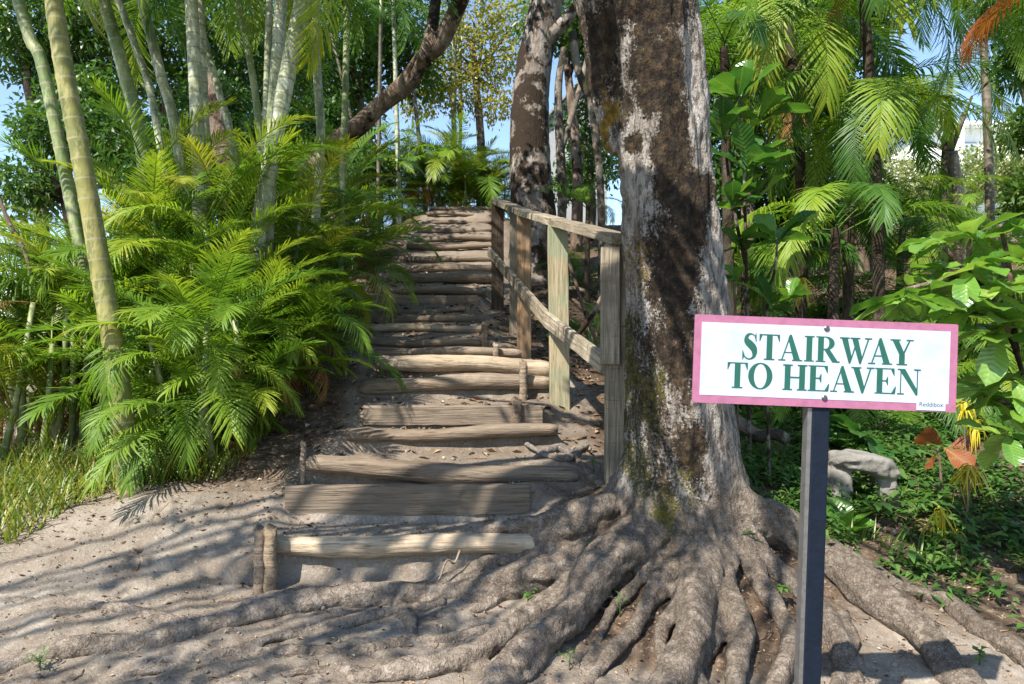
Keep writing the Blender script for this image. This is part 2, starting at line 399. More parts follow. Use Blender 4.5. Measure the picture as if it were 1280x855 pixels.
def G(x, y):
    x = np.asarray(x, float); y = np.asarray(y, float)
    wob = (.04 + .14 * sm(8.5, 12, y)) * fbm(x, y * .15, 2.6, 3, 5) * 1.6
    zp = np.interp(y + wob, py_, pz_)
    zr = np.interp(y, ry_, rz_)
    xl = np.interp(y, SD, SXL); xr = np.interp(y, SD, SXR)
    left = np.interp(y, [-60, 0, 3, 4, 5, 6, 8, 15, 40, 400], [-.3, 0, .0, .12, .38, .47, .5, .8, 1.2, 1.0])
    right = np.interp(y, [-60, 0, 3, 4, 5.2, 6.5, 8, 10.5, 14, 18, 22, 80, 400], [-.3, 0, -.02, .07, .36, .64, .98, 1.75, 3.2, 4.6, 5.0, 5.0, 3.0])
    wl = sm(.15, 4.5, xl - x)
    wr = sm(.15, 2.0, x - xr)
    side = np.where(x < (xl + xr) / 2, zr * (1 - wl) + left * wl, (zr - .05) * (1 - wr) + right * wr)
    side = side - .07 * np.exp(-((x - xr - .45) / .35) ** 2) * sm(5, 6.5, y)
    dist = np.maximum(xl - x, x - xr)
    wp = 1 - sm(-.08, .14, dist + .10 * fbm(x, y, 3, 2, 9))
    wp = np.where(y < 4.3, 1 - sm(-.05, .9, dist), wp)
    z = zp * wp + side * (1 - wp)
    d2 = ((x - TREE[0]) / 1.0) ** 2 + ((y - TREE[1]) / .75) ** 2
    z = z + .13 * np.exp(-d2 * 1.3)
    z = z + .20 * np.exp(-(((x - .42) / .30) ** 2 + ((y - 4.38) / .22) ** 2))
    # the bank in front of the lowest step and at its left
    z = z + .08 * np.exp(-(((x + 2.2) / .5) ** 2 + ((y - 4.8) / .4) ** 2))
    near = 1 / (1 + (np.maximum(y, 0) / 25) ** 2)
    amp = (.10 + .03 * wp) * near + .02
    n = fbm(x, y, 1.5, 5, 1) * .11 * near + fbm(x * .8, y, 8, 4, 3) * .06 * near
    n = n + fbm(x, y, 21, 3, 8) * .016 * near
    n = n * np.where((y > 4.2) & (wp > .5), .35, 1.0)
    far = sm(25, 70, np.hypot(x, y)) * fbm(x, y, .03, 3, 20) * 3
    return z + n + far

def g(x, y): return float(G(x, y))

def gp(px, py, dmin=1.6):
    D = np.arange(dmin, 60, .02)
    q0 = P(px, py, 1.0); dx, dz = q0.x, q0.z - 1.5
    zz = 1.5 + dz * D - G(dx * D, D)
    k = np.argmax(zz < 0)
    d = D[k] if zz[k] < 0 else 59.0
    return Vector((dx * d, d, g(dx * d, d)))

def lines(dense, a, b, far):
    l = [np.arange(s, e, st) for s, e, st in dense]
    c = np.concatenate(l)
    lo = [c[0]]; st = dense[0][2]
    while lo[-1] > a: st *= 1.22; lo.append(lo[-1] - st)
    hi = [c[-1]]; st = dense[-1][2]
    while hi[-1] < b: st *= 1.22; hi.append(hi[-1] + st)
    return np.concatenate([np.array(lo[:0:-1]), c, np.array(hi[1:])])

def build_ground():
    xs = lines([(-4.2, -2.4, .05), (-2.4, 2.4, .022), (2.4, 5.0, .05)], -420, 420, 0)
    ys = lines([(1.4, 2.9, .06), (2.9, 6.2, .02), (6.2, 10, .035), (10, 17, .06)], -120, 480, 0)
    X, Y = np.meshgrid(xs, ys)
    Z = G(X, Y)
    nx, ny = len(xs), len(ys)
    v = np.stack([X.ravel(), Y.ravel(), Z.ravel()], 1)
    i = (np.arange(ny - 1)[:, None] * nx + np.arange(nx - 1)[None]).ravel()
    f = np.stack([i, i + 1, i + nx + 1, i + nx], 1)
    me = bpy.data.meshes.new('ground')
    me.vertices.add(len(v)); me.vertices.foreach_set('co', v.ravel())
    me.loops.add(f.size); me.loops.foreach_set('vertex_index', f.ravel())
    me.polygons.add(len(f)); me.polygons.foreach_set('loop_start', np.arange(0, f.size, 4)); me.polygons.foreach_set('loop_total', np.full(len(f), 4))
    me.polygons.foreach_set('use_smooth', np.ones(len(f), bool))
    me.update(calc_edges=True)
    x, y = v[:, 0], v[:, 1]
    xl = np.interp(y, SD, SXL); xr = np.interp(y, SD, SXR)
    hum_shade = np.where(x > xr, sm(.15, .9, x - xr) * sm(4.1, 5.2, y + np.clip(x - 1.6, 0, 1.5)), sm(.05, .5, xl - x) * sm(4.9, 5.6, y))
    hum_shade = np.clip(hum_shade * .75 + .45 * sm(4.32, 5.0, y + .3 * fbm(x, y, 2, 3, 91)) + .85 * np.exp(-(((x - 1.0) / 1.0) ** 2 + ((y - 4.1) / .8) ** 2) ** 2), 0, 1)  # last term darkens soil round the roots, painting shade into their gaps
    hum_shade = np.where((x < -3.2) & (y > 5.5), hum_shade * .3, hum_shade)
    for k, a in (('humus_shade', hum_shade), ('far', sm(17, 30, np.hypot(x, y)))):
        at = me.attributes.new(k, 'FLOAT', 'POINT'); at.data.foreach_set('value', a.astype(np.float32))
    o = obj('ground', me, M['ground']); o['kind'] = 'structure'
    return o
build_ground()

# ------------------------------------------------------------------ steps
ORD = ['lowest', 'second', 'third', 'fourth', 'fifth', 'sixth', 'seventh', 'eighth', 'ninth', 'tenth', 'eleventh', 'twelfth', 'thirteenth',
       'fourteenth', 'fifteenth', 'sixteenth', 'seventeenth', 'eighteenth', 'nineteenth', 'twentieth', 'twenty-first', 'twenty-second', 'topmost']
DESC = {0: 'pale peeled log edging the lowest step of the dirt stairway', 1: 'wide sawn timber plank edging the second step from the bottom',
        2: 'crooked brown log sloping across the third step from the bottom', 3: 'thin half buried log on the fourth step from the bottom',
        4: 'grey sawn plank on the fifth step, with a stub peg at its right', 5: 'long thick grey log across the sixth step from the bottom',
        6: 'bowed pale log crossing the seventh step from the bottom', 12: 'wide weathered plank on the thirteenth step, amid rows of logs',
        22: 'last small log at the very top of the stairway'}
def log_step(i):
    a, b, l, r, kind = STEPS[i]
    D = SD[i]; h = SZT[i] - SZB[i]
    r0 = random.Random(100 + i)
    tl, tr = {0: (0, 1), 2: (-9, 9), 3: (3, -4), 5: (4, -3), 6: (-4, 5)}.get(i, (r0.uniform(-2, 2), r0.uniform(-2, 2)))
    p0, p1 = P(l, (a + b) / 2 + tl, D + r0.uniform(-.05, .05)), P(r, (a + b) / 2 + tr, D + r0.uniform(-.05, .05))
    L = (p1 - p0).length
    lab = DESC.get(i, f'{ORD[i]} step from the bottom, a round weathered log set across the dirt')
    mb = MB()
    if kind == 'log':
        m = 26; rad = []; pts = []
        rr = h / 2 * (1.04 if i < 7 else r0.uniform(.68, .98))
        ph = r0.uniform(0, 6); bow = r0.uniform(-.015, .02) + (.03 if i == 6 else 0)
        for k in range(m):
            t = k / (m - 1)
            e = 1 - .10 * t * (1 if i % 2 else -1)
            rad.append(rr * e * (1 + .07 * math.sin(ph + t * 9) + r0.uniform(-.045, .045)))
            pts.append((L * (t - .5), .02 * math.sin(ph + t * 5), bow * math.sin(t * math.pi) + .012 * math.sin(ph * 2 + t * 7)))
        rad[0] *= .8; rad[-1] *= .8
        mb.tube(pts, rad, 14, .07)
    else:
        nn = 20
        vs = []; fs = []
        for k in range(nn + 1):
            x = L * (k / nn - .5)
            w = lambda s: r0.uniform(-s, s)
            for (yy, zz) in ((-.03, -h / 2), (-.034, h / 2 - .012), (-.024, h / 2), (.03, h / 2), (.03, -h / 2)):
                vs.append((x, yy + w(.002), zz + w(.004)))
        for k in range(nn):
            for q in range(5):
                q2 = (q + 1) % 5
                fs.append((k * 5 + q, k * 5 + q2, (k + 1) * 5 + q2, (k + 1) * 5 + q))
        fs.append((0, 1, 2, 3, 4)); fs.append(tuple(nn * 5 + q for q in (4, 3, 2, 1, 0)))
        mb.add(vs, fs)
    o = mb.build('wooden_step', M['log_pale' if i in (0, 9, 6) else ('plank' if kind == 'plank' else 'log')], smooth=(kind == 'log'))
    d = (p1 - p0).normalized()
    o.matrix_world = Matrix.Translation((p0 + p1) / 2) @ d.to_track_quat('X', 'Z').to_matrix().to_4x4()
    tag(o, lab, 'step', 'timber edged steps of the hillside stairway')
for i in range(len(STEPS)): log_step(i)

def peg(px, ytop, ybot, w, D, label, mat='log', lean=0):
    p0 = P(px, ybot, D); p1 = P(px + lean, ytop, D)
    mb = MB(); n = 9; r = w / F * D / 2
    gz = min(p0.z, g(p0.x, p0.y)) - .08
    base = Vector((p0.x, p0.y, gz))
    pts = []; rad = []
    for k in range(n):
        t = k / (n - 1); q = base.lerp(p1, t)
        pts.append(q + Vector((.004 * math.sin(k * 2.1), .004 * math.cos(k * 1.7), 0))); rad.append(r * (1 + rng.uniform(-.05, .05)))
    pts.append(p1 + Vector((0, 0, .004))); rad.append(r * .82)
    mb.tube(pts, rad, 10, .08)
    mb.v = [tuple(Vector(q) - base) for q in mb.v]
    o = obj('wooden_peg', mb.mesh('wooden_peg'), M[mat]); o.location = base
    tag(o, label, 'peg', 'pegs holding the timber steps')
peg(325, 661, 722, 15, 4.20, 'grey stake at the left end of the lowest step, outer one of a pair', 'log')
peg(339, 660, 720, 16, 4.19, 'stouter pale stake of the pair pinning the lowest step log', 'log_pale', -1)
peg(646, 500, 536, 13, 5.93, 'stubby peg in front of the grey plank on the fifth step')
peg(654, 452, 494, 10, 6.38, 'peg standing before the thick grey log of the sixth step')
peg(379, 553, 592, 7, 5.12, 'thin dark peg beside the palm fronds at left of third step')
peg(620, 430, 449, 8, 7.38, 'peg at right end of the eighth log step, below the orange post', 'log')
peg(606, 405, 436, 9, 7.86, 'tall peg pinning the ninth and tenth log steps at their right', 'log')
peg(584, 383, 396, 7, 9.5, 'small peg at the right end of the twelfth log step', 'log')
peg(580, 370, 392, 6, 10.05, 'narrow peg against the weathered plank on the thirteenth step', 'log')
peg(506, 318, 336, 4, 12.5, 'left of two thin pegs beside the seventeenth step', 'log')
peg(512, 318, 336, 4, 12.52, 'right of two thin pegs beside the seventeenth step', 'log')

# ------------------------------------------------------------------ handrail fence
def beam(name, p0, p1, w, h, mat, parent, up=(0, 0, 1), bev=.006, seed=0, rough=.003):
    p0, p1 = Vector(p0), Vector(p1); L = (p1 - p0).length
    n = max(2, int(L / .12)); r0 = random.Random(seed)
    vs = []; fs = []
    c = [(-w/2, -h/2), (w/2, -h/2), (w/2, h/2), (-w/2, h/2)]
    b = bev
    prof = []
    for (a, d) in c:
        sa, sd = (1 if a > 0 else -1), (1 if d > 0 else -1)
        if (sa > 0) == (sd > 0): prof += [(a, d - sd * b), (a - sa * b, d)] if sa * sd > 0 and sa > 0 else [(a, d - sd * b), (a - sa * b, d)]
        else: prof += [(a - sa * b, d), (a, d - sd * b)]
    # order counter-clockwise
    prof.sort(key=lambda q: math.atan2(q[1] / h, q[0] / w))
    m = len(prof)
    for k in range(n + 1):
        for q in prof:
            vs.append((L * k / n, q[0] + r0.uniform(-rough, rough), q[1] + r0.uniform(-rough, rough)))
    for k in range(n):
        for q in range(m):
            q2 = (q + 1) % m
            fs.append((k * m + q, k * m + q2, (k + 1) * m + q2, (k + 1) * m + q))
    fs.append(tuple(range(m - 1, -1, -1))); fs.append(tuple(n * m + q for q in range(m)))
    me = bpy.data.meshes.new(name); me.from_pydata(vs, [], fs); me.update()
    o = obj(name, me, mat, parent)
    x = (p1 - p0).normalized(); upv = Vector(up); y = upv.cross(x).normalized(); z = x.cross(y)
    mt = Matrix((x, y, z)).transposed().to_4x4(); mt.translation = p0 - (parent.location if parent else Vector())
    o.matrix_local = mt
    return o

PA, PB, PC, PE, PD = [Vector((P(px, 430, d).x, d, 0)) for px, d in ((771, 5.0), (697, 6.4), (655, 8.2), (643, 9.25), (622, 10.3))]
TOPZ = [P(0, y, d).z for y, d in ((291, 5.0), (273, 6.4), (262, 8.2), (255, 9.25), (249, 10.3))]
LOWZ = [P(0, y, d).z for y, d in ((452, 5.0), (398, 6.4), (352, 8.2), (332, 9.25), (316, 10.3))]
fence = thing('handrail_fence', 'weathered wooden handrail on square posts along the right of the stairway', 'handrail', (PA.x, PA.y, g(PA.x, PA.y)))
def post(p, top, w, mat, seed, lab=None, tilt=0.0):
    gz = min(g(p.x, p.y), g(p.x - .1, p.y - .1)) - .25
    o = beam('post', (p.x - tilt, p.y, gz), (p.x, p.y, top), w, w, M[mat], fence, (0, 1, 0), .008, seed, .002)
    if lab: o['label'] = lab
post(PA, TOPZ[0] - .070, .145, 'rail', 1, 'pale front post with a board nailed to its face', .01)
post(PB, TOPZ[1] - .070, .17, 'post_green', 2, 'post with green stains', -.02)
post(PC, TOPZ[2] - .070, .155, 'post_orange', 3, 'orange brown post')
post(PE, TOPZ[3] - .070, .12, 'rail', 4)
post(PD, TOPZ[4] - .070, .17, 'post_dark', 5, 'dark post at the upper end of the rail')
q0, q1 = P(763, 455, 4.9), P(763, 309, 4.9)
fb = beam('face_board', (q0.x - .002, 4.905, q0.z), (q1.x, 4.905, q1.z), .125, .04, M['rail'], fence, (0, 1, 0), .004, 8, .0015)
tp = [Vector((p.x, p.y, z - .034)) for p, z in zip((PA, PB, PC, PE, PD), TOPZ)]
e0 = tp[0] + (tp[0] - tp[1]).normalized() * .12
beam('top_rail', e0, tp[1] , .16, .068, M['rail'], fence, (0, 0, 1), .006, 11)
beam('top_rail', tp[1] + (tp[2] - tp[1]).normalized() * .004 + Vector((0, 0, .002)), tp[2], .16, .068, M['rail'], fence, (0, 0, 1), .006, 12)
beam('top_rail', tp[2] + (tp[4] - tp[2]).normalized() * .004 + Vector((0, 0, .003)), tp[4] + (tp[4] - tp[2]).normalized() * .15, .16, .068, M['rail'], fence, (0, 0, 1), .006, 13)
lp = [Vector((p.x - .105, p.y, z)) for p, z in zip((PA, PB, PC, PE, PD), LOWZ)]
lp[0].x += .0
e1 = lp[0] + (lp[0] - lp[1]).normalized() * .06
beam('lower_rail', e1, lp[1] - (lp[0] - lp[1]).normalized() * .002, .045, .13, M['rail'], fence, (0, 0, 1), .006, 21)
beam('lower_rail', lp[1] + Vector((.004, .01, .003)), lp[2], .045, .13, M['rail'], fence, (0, 0, 1), .006, 22)
beam('lower_rail', lp[2] + Vector((.003, .012, .004)), lp[4] + (lp[4] - lp[2]).normalized() * .1, .045, .13, M['rail'], fence, (0, 0, 1), .006, 23)

# ------------------------------------------------------------------ the sign
def glyphs():
    rc = lambda x0, y0, x1, y1: [(x0, y0), (x1, y0), (x1, y1), (x0, y1)]
    def ring(cx, cy, ox, oy, ix, iy, a0, a1, n):
        out = []
        for k in range(n):
            a, b = R(a0 + (a1 - a0) * k / n), R(a0 + (a1 - a0) * (k + 1) / n)
            out.append([(cx + ix * math.cos(a), cy + iy * math.sin(a)), (cx + ox * math.cos(a), cy + oy * math.sin(a)),
                        (cx + ox * math.cos(b), cy + oy * math.sin(b)), (cx + ix * math.cos(b), cy + iy * math.sin(b))])
        return out
    sf = .05
    Gd = {}
    Gd['T'] = (.92, [rc(0, .95, .92, 1), [(0, .95), (0, .72), (.03, .72), (.13, .95)], [(.92, .95), (.79, .95), (.89, .72), (.92, .72)], rc(.33, .0, .59, .95), rc(.22, 0, .70, sf)])
    Gd['O'] = (1.1, [('s', ring(.55, .5, .55, .52, .29, .47, 0, 360, 48))])
    Gd['H'] = (1.1, [rc(.09, 0, .35, 1), rc(.75, 0, 1.01, 1), rc(.32, .47, .78, .53), rc(0, 0, .44, sf), rc(.66, 0, 1.1, sf), rc(0, 1 - sf, .44, 1), rc(.66, 1 - sf, 1.1, 1)])
    Gd['E'] = (.97, [rc(.09, 0, .35, 1), rc(0, .955, .88, 1), rc(0, 0, .93, .045), rc(.32, .48, .58, .53), [(.60, .34), (.60, .67), (.57, .67), (.50, .53), (.50, .48), (.57, .34)],
                     [(.88, .955), (.72, .955), (.855, .72), (.885, .72)], [(.76, .045), (.93, .045), (.96, .30), (.93, .30)]])
    Gd['A'] = (1.08, [[(.12, 0), (.18, 0), (.50, .86), (.50, 1.02)], [(.70, 0), (1.0, 0), (.58, 1.02), (.49, 1.02), (.42, .86)], rc(.25, .30, .68, .345), rc(0, 0, .32, sf), rc(.62, 0, 1.08, sf)])
    Gd['I'] = (.5, [rc(.12, 0, .38, 1), rc(.03, 0, .47, sf), rc(.03, 1 - sf, .47, 1)])
    Gd['R'] = (1.05, [rc(.09, 0, .35, 1), rc(0, 0, .44, sf), rc(0, .96, .46, 1), ('s', ring(.45, .74, .38, .26, .14, .21, -90, 90, 20)), rc(.32, .48, .46, .525),
                      [(.36, .5), (.62, .5), (1.03, 0), (.75, 0)], rc(.76, 0, 1.08, sf)])
    Gd['W'] = (1.45, [[(.07, 1), (.35, 1), (.57, .2), (.49, -.02), (.43, -.02)], [(.45, -.02), (.50, -.02), (.77, .75), (.73, .84)], [(.53, 1), (.81, 1), (1.04, .2), (.96, -.02), (.90, -.02)],
                      [(.92, -.02), (.97, -.02), (1.34, 1), (1.27, 1)], rc(0, 1 - sf, .44, 1), rc(.47, 1 - sf, .92, 1), rc(1.12, 1 - sf, 1.45, 1)])
    Gd['V'] = (1.05, [[(.07, 1), (.36, 1), (.62, .22), (.56, -.02), (.49, -.02)], [(.51, -.02), (.57, -.02), (.93, 1), (.86, 1)], rc(0, 1 - sf, .46, 1), rc(.70, 1 - sf, 1.05, 1)])
    Gd['Y'] = (1.05, [[(.07, 1), (.36, 1), (.67, .42), (.41, .42)], [(.56, .42), (.64, .42), (.93, 1), (.86, 1)], rc(.41, 0, .67, .42), rc(0, 1 - sf, .46, 1), rc(.72, 1 - sf, 1.05, 1), rc(.30, 0, .78, sf)])
    Gd['N'] = (1.05, [rc(.13, 0, .18, 1), [(.05, 1), (.34, 1), (.93, .17), (.93, -.02), (.85, -.02)], rc(.88, 0, .93, 1), rc(0, 0, .31, sf), rc(0, 1 - sf, .2, 1), rc(.74, 1 - sf, 1.05, 1)])
    sp_ = catmull([(.615, .80, .018), (.56, .92, .022), (.42, .985, .03), (.27, .945, .06), (.20, .82, .09), (.24, .69, .135), (.39, .565, .15), (.53, .43, .145), (.575, .28, .12), (.55, .12, .07), (.42, .02, .034), (.28, .015, .028), (.14, .10, .026), (.065, .28, .018)], 60)
    st = []
    L_, R_ = [], []
    for k in range(len(sp_)):
        t = sp_[min(k + 1, len(sp_) - 1)][:2] - sp_[max(k - 1, 0)][:2]; t = t / (np.hypot(*t) + 1e-9); nn = np.array([-t[1], t[0]])
        L_.append(sp_[k][:2] + nn * sp_[k][2]); R_.append(sp_[k][:2] - nn * sp_[k][2])
    for k in range(len(sp_) - 1): st.append([tuple(L_[k]), tuple(R_[k]), tuple(R_[k + 1]), tuple(L_[k + 1])])
    Gd['S'] = (.73, [('s', st), [(.61, 1.01), (.57, .9), (.62, .69), (.655, .69), (.64, 1.01)], [(.06, -.02), (.11, .1), (.065, .34), (.03, .34), (.035, -.02)]])
    return Gd
GL = glyphs()

def make_sign():
    base = P(1006, 993, 2.5)
    t = thing('stairway_sign', 'white STAIRWAY TO HEAVEN sign with pink border on a dark steel post', 'sign', (base.x, 2.5, g(base.x, 2.5) - .02))
    t.rotation_euler = (0, R(2.25), 0)
    s = 2.5 / F
    cz = (P(1031, 453.5, 2.5).z - t.location.z)
    cx = (P(1031, 453.5, 2.5).x - t.location.x) - math.tan(R(2.25)) * cz
    W, H = 329 * s, 110 * s
    def loc(o, x, y, z): o.location = (x, y, z); return o
    # post: square steel tube with one lighter worn corner strip
    mb = MB(); w = .061
    mb.box((-w / 2, 0, -.35), (w / 2, .045, cz + H * .42))
    p = mb.build('post', M['steel'], t, smooth=False, origin=(0, 0, 0)); bevel(p, .005, 2); p.location = (cx - .004, .006, 0)
    mb = MB(); mb.box((-.007, 0, -.35), (.007, .040, cz - H * .5 - .004))
    e = mb.build('worn_edge', M['steel_bare'], p, smooth=False, origin=(0, 0, 0)); e.location = (-w / 2 - .0072, .002, 0)
    # board with rounded corners
    def plate(name, w, h, r, y0, y1, mat, par, x=0, z=0):
        pts = []
        for (sx, sz, a0) in ((1, 1, 0), (-1, 1, 90), (-1, -1, 180), (1, -1, 270)):
            for k in range(5):
                a = R(a0 + 90 * k / 4)
                pts.append((sx * (w / 2 - r) + r * math.cos(a), sz * (h / 2 - r) + r * math.sin(a)))
        n = len(pts); m2 = MB()
        m2.add([(a, y0, b) for a, b in pts] + [(a, y1, b) for a, b in pts],
               [tuple(range(n)), tuple(range(2 * n - 1, n - 1, -1))] + [(k, n + k, n + (k + 1) % n, (k + 1) % n) for k in range(n)])
        o = m2.build(name, mat, par, smooth=False, origin=(0, 0, 0)); o.location = (x, 0, z)
        return o
    bd = plate('board', W, H, .006, 0, -.004, M['sign_pink'], t, cx, cz)
    plate('white_panel', W - .050, H - .052, .001, -.0042, -.0052, M['sign_white'], bd, -.001, .001)
    # lettering
    mb = MB()
    def line(txt, x0, x1, base_z, cap):
        ws = [(.36 if c == ' ' else GL[c][0]) for c in txt]
        kern = {'AY': -.16, 'WA': -.20, 'TA': -.10, 'AV': -.20, 'VE': -.02, 'EA': -.01, 'TO': -.02, 'RW': -.04}
        gaps = [(.05 + kern.get(txt[k:k + 2], 0)) for k in range(len(txt) - 1)] + [0]
        tot = sum(ws) + sum(gaps); sx = (x1 - x0) / tot
        x = x0
        for k, c in enumerate(txt):
            if c != ' ':
                lay = 0
                for poly in GL[c][1]:
                    y = -.0060 - lay * .00012; lay += 1
                    polys = poly[1] if poly[0] == 's' else [poly]
                    for q in polys:
                        area = sum(q[a][0] * q[(a + 1) % len(q)][1] - q[(a + 1) % len(q)][0] * q[a][1] for a in range(len(q)))
                        if area < 0: q = q[::-1]
                        mb.add([(x + a * sx, y, base_z + b * cap) for a, b in q], [tuple(range(len(q)))])
            x += (ws[k] + gaps[k]) * sx
    line('STAIRWAY', -105 * s, 109 * s, 1.5 * s, 32 * s)
    line('TO HEAVEN', -122 * s, 119 * s, -35 * s, 32 * s)
    l = mb.build('lettering', M['sign_green'], bd, smooth=False, origin=(0, 0, 0))
    for z in (H / 2 - 11.5 * s, -H / 2 + 12 * s):
        m3 = MB(); m3.tube([(0, -.004, 0), (0, -.0075, 0), (0, -.0095, 0)], [.0095, .0095, .0065], 14)
        m3.box((-.006, -.0101, -.0009), (.006, -.0094, .0009))
        o = m3.build('screw', M['screw'], bd, smooth=False, origin=(0, 0, 0)); o.location = (.0, -.0012, z)
    st = plate('sticker', .098, .034, .0008, -.0053, -.0060, M['sign_white'], bd, W / 2 - .026 - .049 - .010, -H / 2 + .021)
    for txt, sz, z in (('Reddibox', .021, -.004),):
        cu = bpy.data.curves.new('print', 'FONT'); cu.body = txt; cu.size = sz; cu.align_x = 'CENTER'
        to = bpy.data.objects.new('print', cu); COL.objects.link(to)
        me = bpy.data.meshes.new_from_object(to.evaluated_get(bpy.context.evaluated_depsgraph_get()))
        bpy.data.objects.remove(to)
        me.materials.clear()
        o = obj('print', me, M['post_dark'] if False else M['glass'], bd); o.rotation_euler = (R(90), 0, 0)
        o.location = (st.location.x, -.0064, st.location.z + z)
make_sign()

# ------------------------------------------------------------------ the big tree
def make_big_tree():
    src = MB()
    roots = []
    def tube_px(pts, r0, r1, lift=.25, sink_end=True, head=None):
        rows = []
        if head: rows += [list(h) for h in head]
        n = len(pts)
        for k, q in enumerate(pts):
            w = gp(*q); t = k / max(1, n - 1)
            rr = r0 + (r1 - r0) * t
            z = w.z + rr * lift - (rr * 1.0 if (sink_end and k == n - 1) else 0)
            rows.append([w.x, w.y, z, rr])
        c = catmull(rows, max(16, len(rows) * 8))
        for k in range(len(c)):
            c[k][0] += .018 * math.sin(k * .35 + r0 * 100); c[k][2] += .008 * math.sin(k * .5 + r1 * 70)
        rad = np.maximum(c[:, 3] * np.interp(np.arange(len(c)), [0, len(c) * .3, len(c)], [1, .95, .84]) * (1 + .09 * np.sin(np.arange(len(c)) * .33 + r0 * 90)), .012)
        src.tube(c[:, :3], rad, 10)
        roots.append(c)
        if r0 >= .05:
            for q in range(3):
                ph = rng.uniform(0, 6.28); m = len(c); tg = np.gradient(c[:, :3], axis=0); tg /= np.linalg.norm(tg, axis=1)[:, None] + 1e-9
                sd = np.cross(tg, [0, 0, 1.0]); sd /= np.linalg.norm(sd, axis=1)[:, None] + 1e-9; upv = np.cross(sd, tg)
                a = ph * .0 + (q - 1) * 1.0 + .55 * np.sin(np.arange(m) * rng.uniform(.10, .2) + ph)
                off = (sd * np.sin(a)[:, None] + upv * np.cos(a)[:, None]) * (rad * .74)[:, None]
                rs = rad * rng.uniform(.34, .46) * (1 + .25 * np.sin(np.arange(m) * .23 + ph * 2))
                src.tube(c[:, :3] + off, np.maximum(rs, .012), 7)
    # trunk, from below the ground to the fork
    prof = [(866, 700, 190), (862, 655, 168), (858, 610, 152), (852, 560, 140), (847, 480, 128), (844, 380, 121), (838, 280, 116), (832, 190, 117), (818, 90, 124), (795, 0, 146), (780, -60, 160)]
    rows = []
    for px, py, w in prof:
        q = P(px, py, 4.62); rows.append([q.x, q.y, q.z, w / 2 / F * 4.62 * .985])
    rows[0][2] = .02
    c = catmull(rows, 60)
    src.tube(c[:, :3], c[:, 3], 24)
    top = c[-1]
    # two limbs of the fork
    for pts in ([(808, 60, 4.62, .25), (778, -5, 4.62, .24), (735, -85, 4.75, .20), (650, -190, 5.0, .17), (560, -300, 5.3, .13)],
                [(800, 40, 4.62, .27), (815, -40, 4.62, .25), (850, -160, 4.4, .21), (900, -320, 4.0, .16), (930, -460, 3.6, .12)],
                [(770, -60, 4.62, .2), (700, -200, 4.1, .16), (560, -420, 3.4, .12), (420, -640, 2.9, .08)],
                [(768, 190, 4.62, .05), (757, 110, 4.62, .085), (755, 50, 4.62, .12), (752, -20, 4.62, .15)]):
        rw = [[*P(a, b, d), r] for a, b, d, r in pts]
        cc = catmull(rw, 30); src.tube(cc[:, :3], cc[:, 3], 14)
    tx, ty = TREE
    def head(ang, h=.62, r=.13, out=.34):
        a = R(ang); h -= .10; out -= .03
        return [(tx + .10 * math.cos(a), ty - .10 * math.sin(a), h + .55, r * .9), (tx + out * .72 * math.cos(a), ty - out * .72 * math.sin(a), h + .20, r * 1.05), (tx + out * 1.25 * math.cos(a), ty - out * 1.25 * math.sin(a), h - .05, r)]
    tube_px([(700, 712), (605, 742), (480, 748), (370, 757), (285, 778), (205, 803), (110, 812), (-40, 838)], .115, .06, .0, True, head(165, .60, .11))
    tube_px([(720, 668), (630, 715), (520, 735), (400, 742), (290, 752)], .065, .03, -.1, True, head(175, .62, .09))
    tube_px([(765, 720), (722, 780), (665, 822), (610, 880)], .12, .09, .65, True, head(125, .58, .13))
    tube_px([(738, 712), (690, 765), (640, 800), (560, 835), (440, 850)], .085, .045, .5, True, head(145, .6, .09))
    tube_px([(835, 720), (812, 765), (770, 815), (735, 868)], .055, .04, .6, True, head(100, .50, .06))
    tube_px([(873, 730), (872, 790), (848, 850), (820, 920)], .115, .09, .7, True, head(82, .58, .12))
    tube_px([(905, 735), (922, 790), (925, 840), (915, 900)], .075, .05, .6, True, head(68, .55, .09))
    tube_px([(975, 675), (1030, 715), (1085, 755), (1140, 800), (1230, 880)], .13, .09, .5, True, head(28, .66, .15))
    tube_px([(965, 715), (1010, 760), (1050, 800), (1075, 870)], .075, .05, .5, True, head(45, .58, .10))
    tube_px([(1010, 672), (1110, 730), (1190, 765), (1250, 805), (1330, 860)], .06, .065, .2, True, head(20, .62, .09))
    tube_px([(745, 640), (700, 655), (640, 668), (560, 672)], .07, .04, .1, True, head(190, .66, .10))
    tube_px([(790, 740), (758, 790), (715, 850)], .04, .03, .5, True, head(112, .5, .06))
    tube_px([(845, 742), (800, 782), (752, 818), (735, 850)], .026, .018, .9)
    tube_px([(940, 720), (975, 775), (985, 830), (960, 890)], .06, .05, .5, True, head(55, .58, .09))
    tube_px([(620, 790), (520, 802), (430, 815), (300, 815), (160, 842)], .045, .03, -.25, True)
    tube_px([(500, 752), (512, 785), (530, 812)], .045, .03, .25)
    tube_px([(640, 835), (520, 842), (400, 838), (290, 848)], .035, .03, -.2)
    tube_px([(775, 625), (740, 600), (700, 565), (665, 575)], .05, .025, .3, True, head(200, .7, .08))
    tube_px([(735, 560), (700, 578), (660, 560)], .03, .02, .4)
    tube_px([(1060, 770), (1062, 810), (1052, 870)], .04, .035, .4)
    tube_px([(250, 790), (130, 760), (0, 745)], .05, .03, -.25)
    tube_px([(770, 690), (742, 735), (715, 770), (690, 815), (650, 850)], .055, .035, .6, True, head(135, .58, .07))
    tube_px([(858, 745), (832, 800), (822, 850), (800, 900)], .05, .035, .6, True, head(92, .55, .06))
    tube_px([(690, 690), (640, 730), (600, 765), (520, 775)], .055, .03, .1, True, head(155, .6, .07))
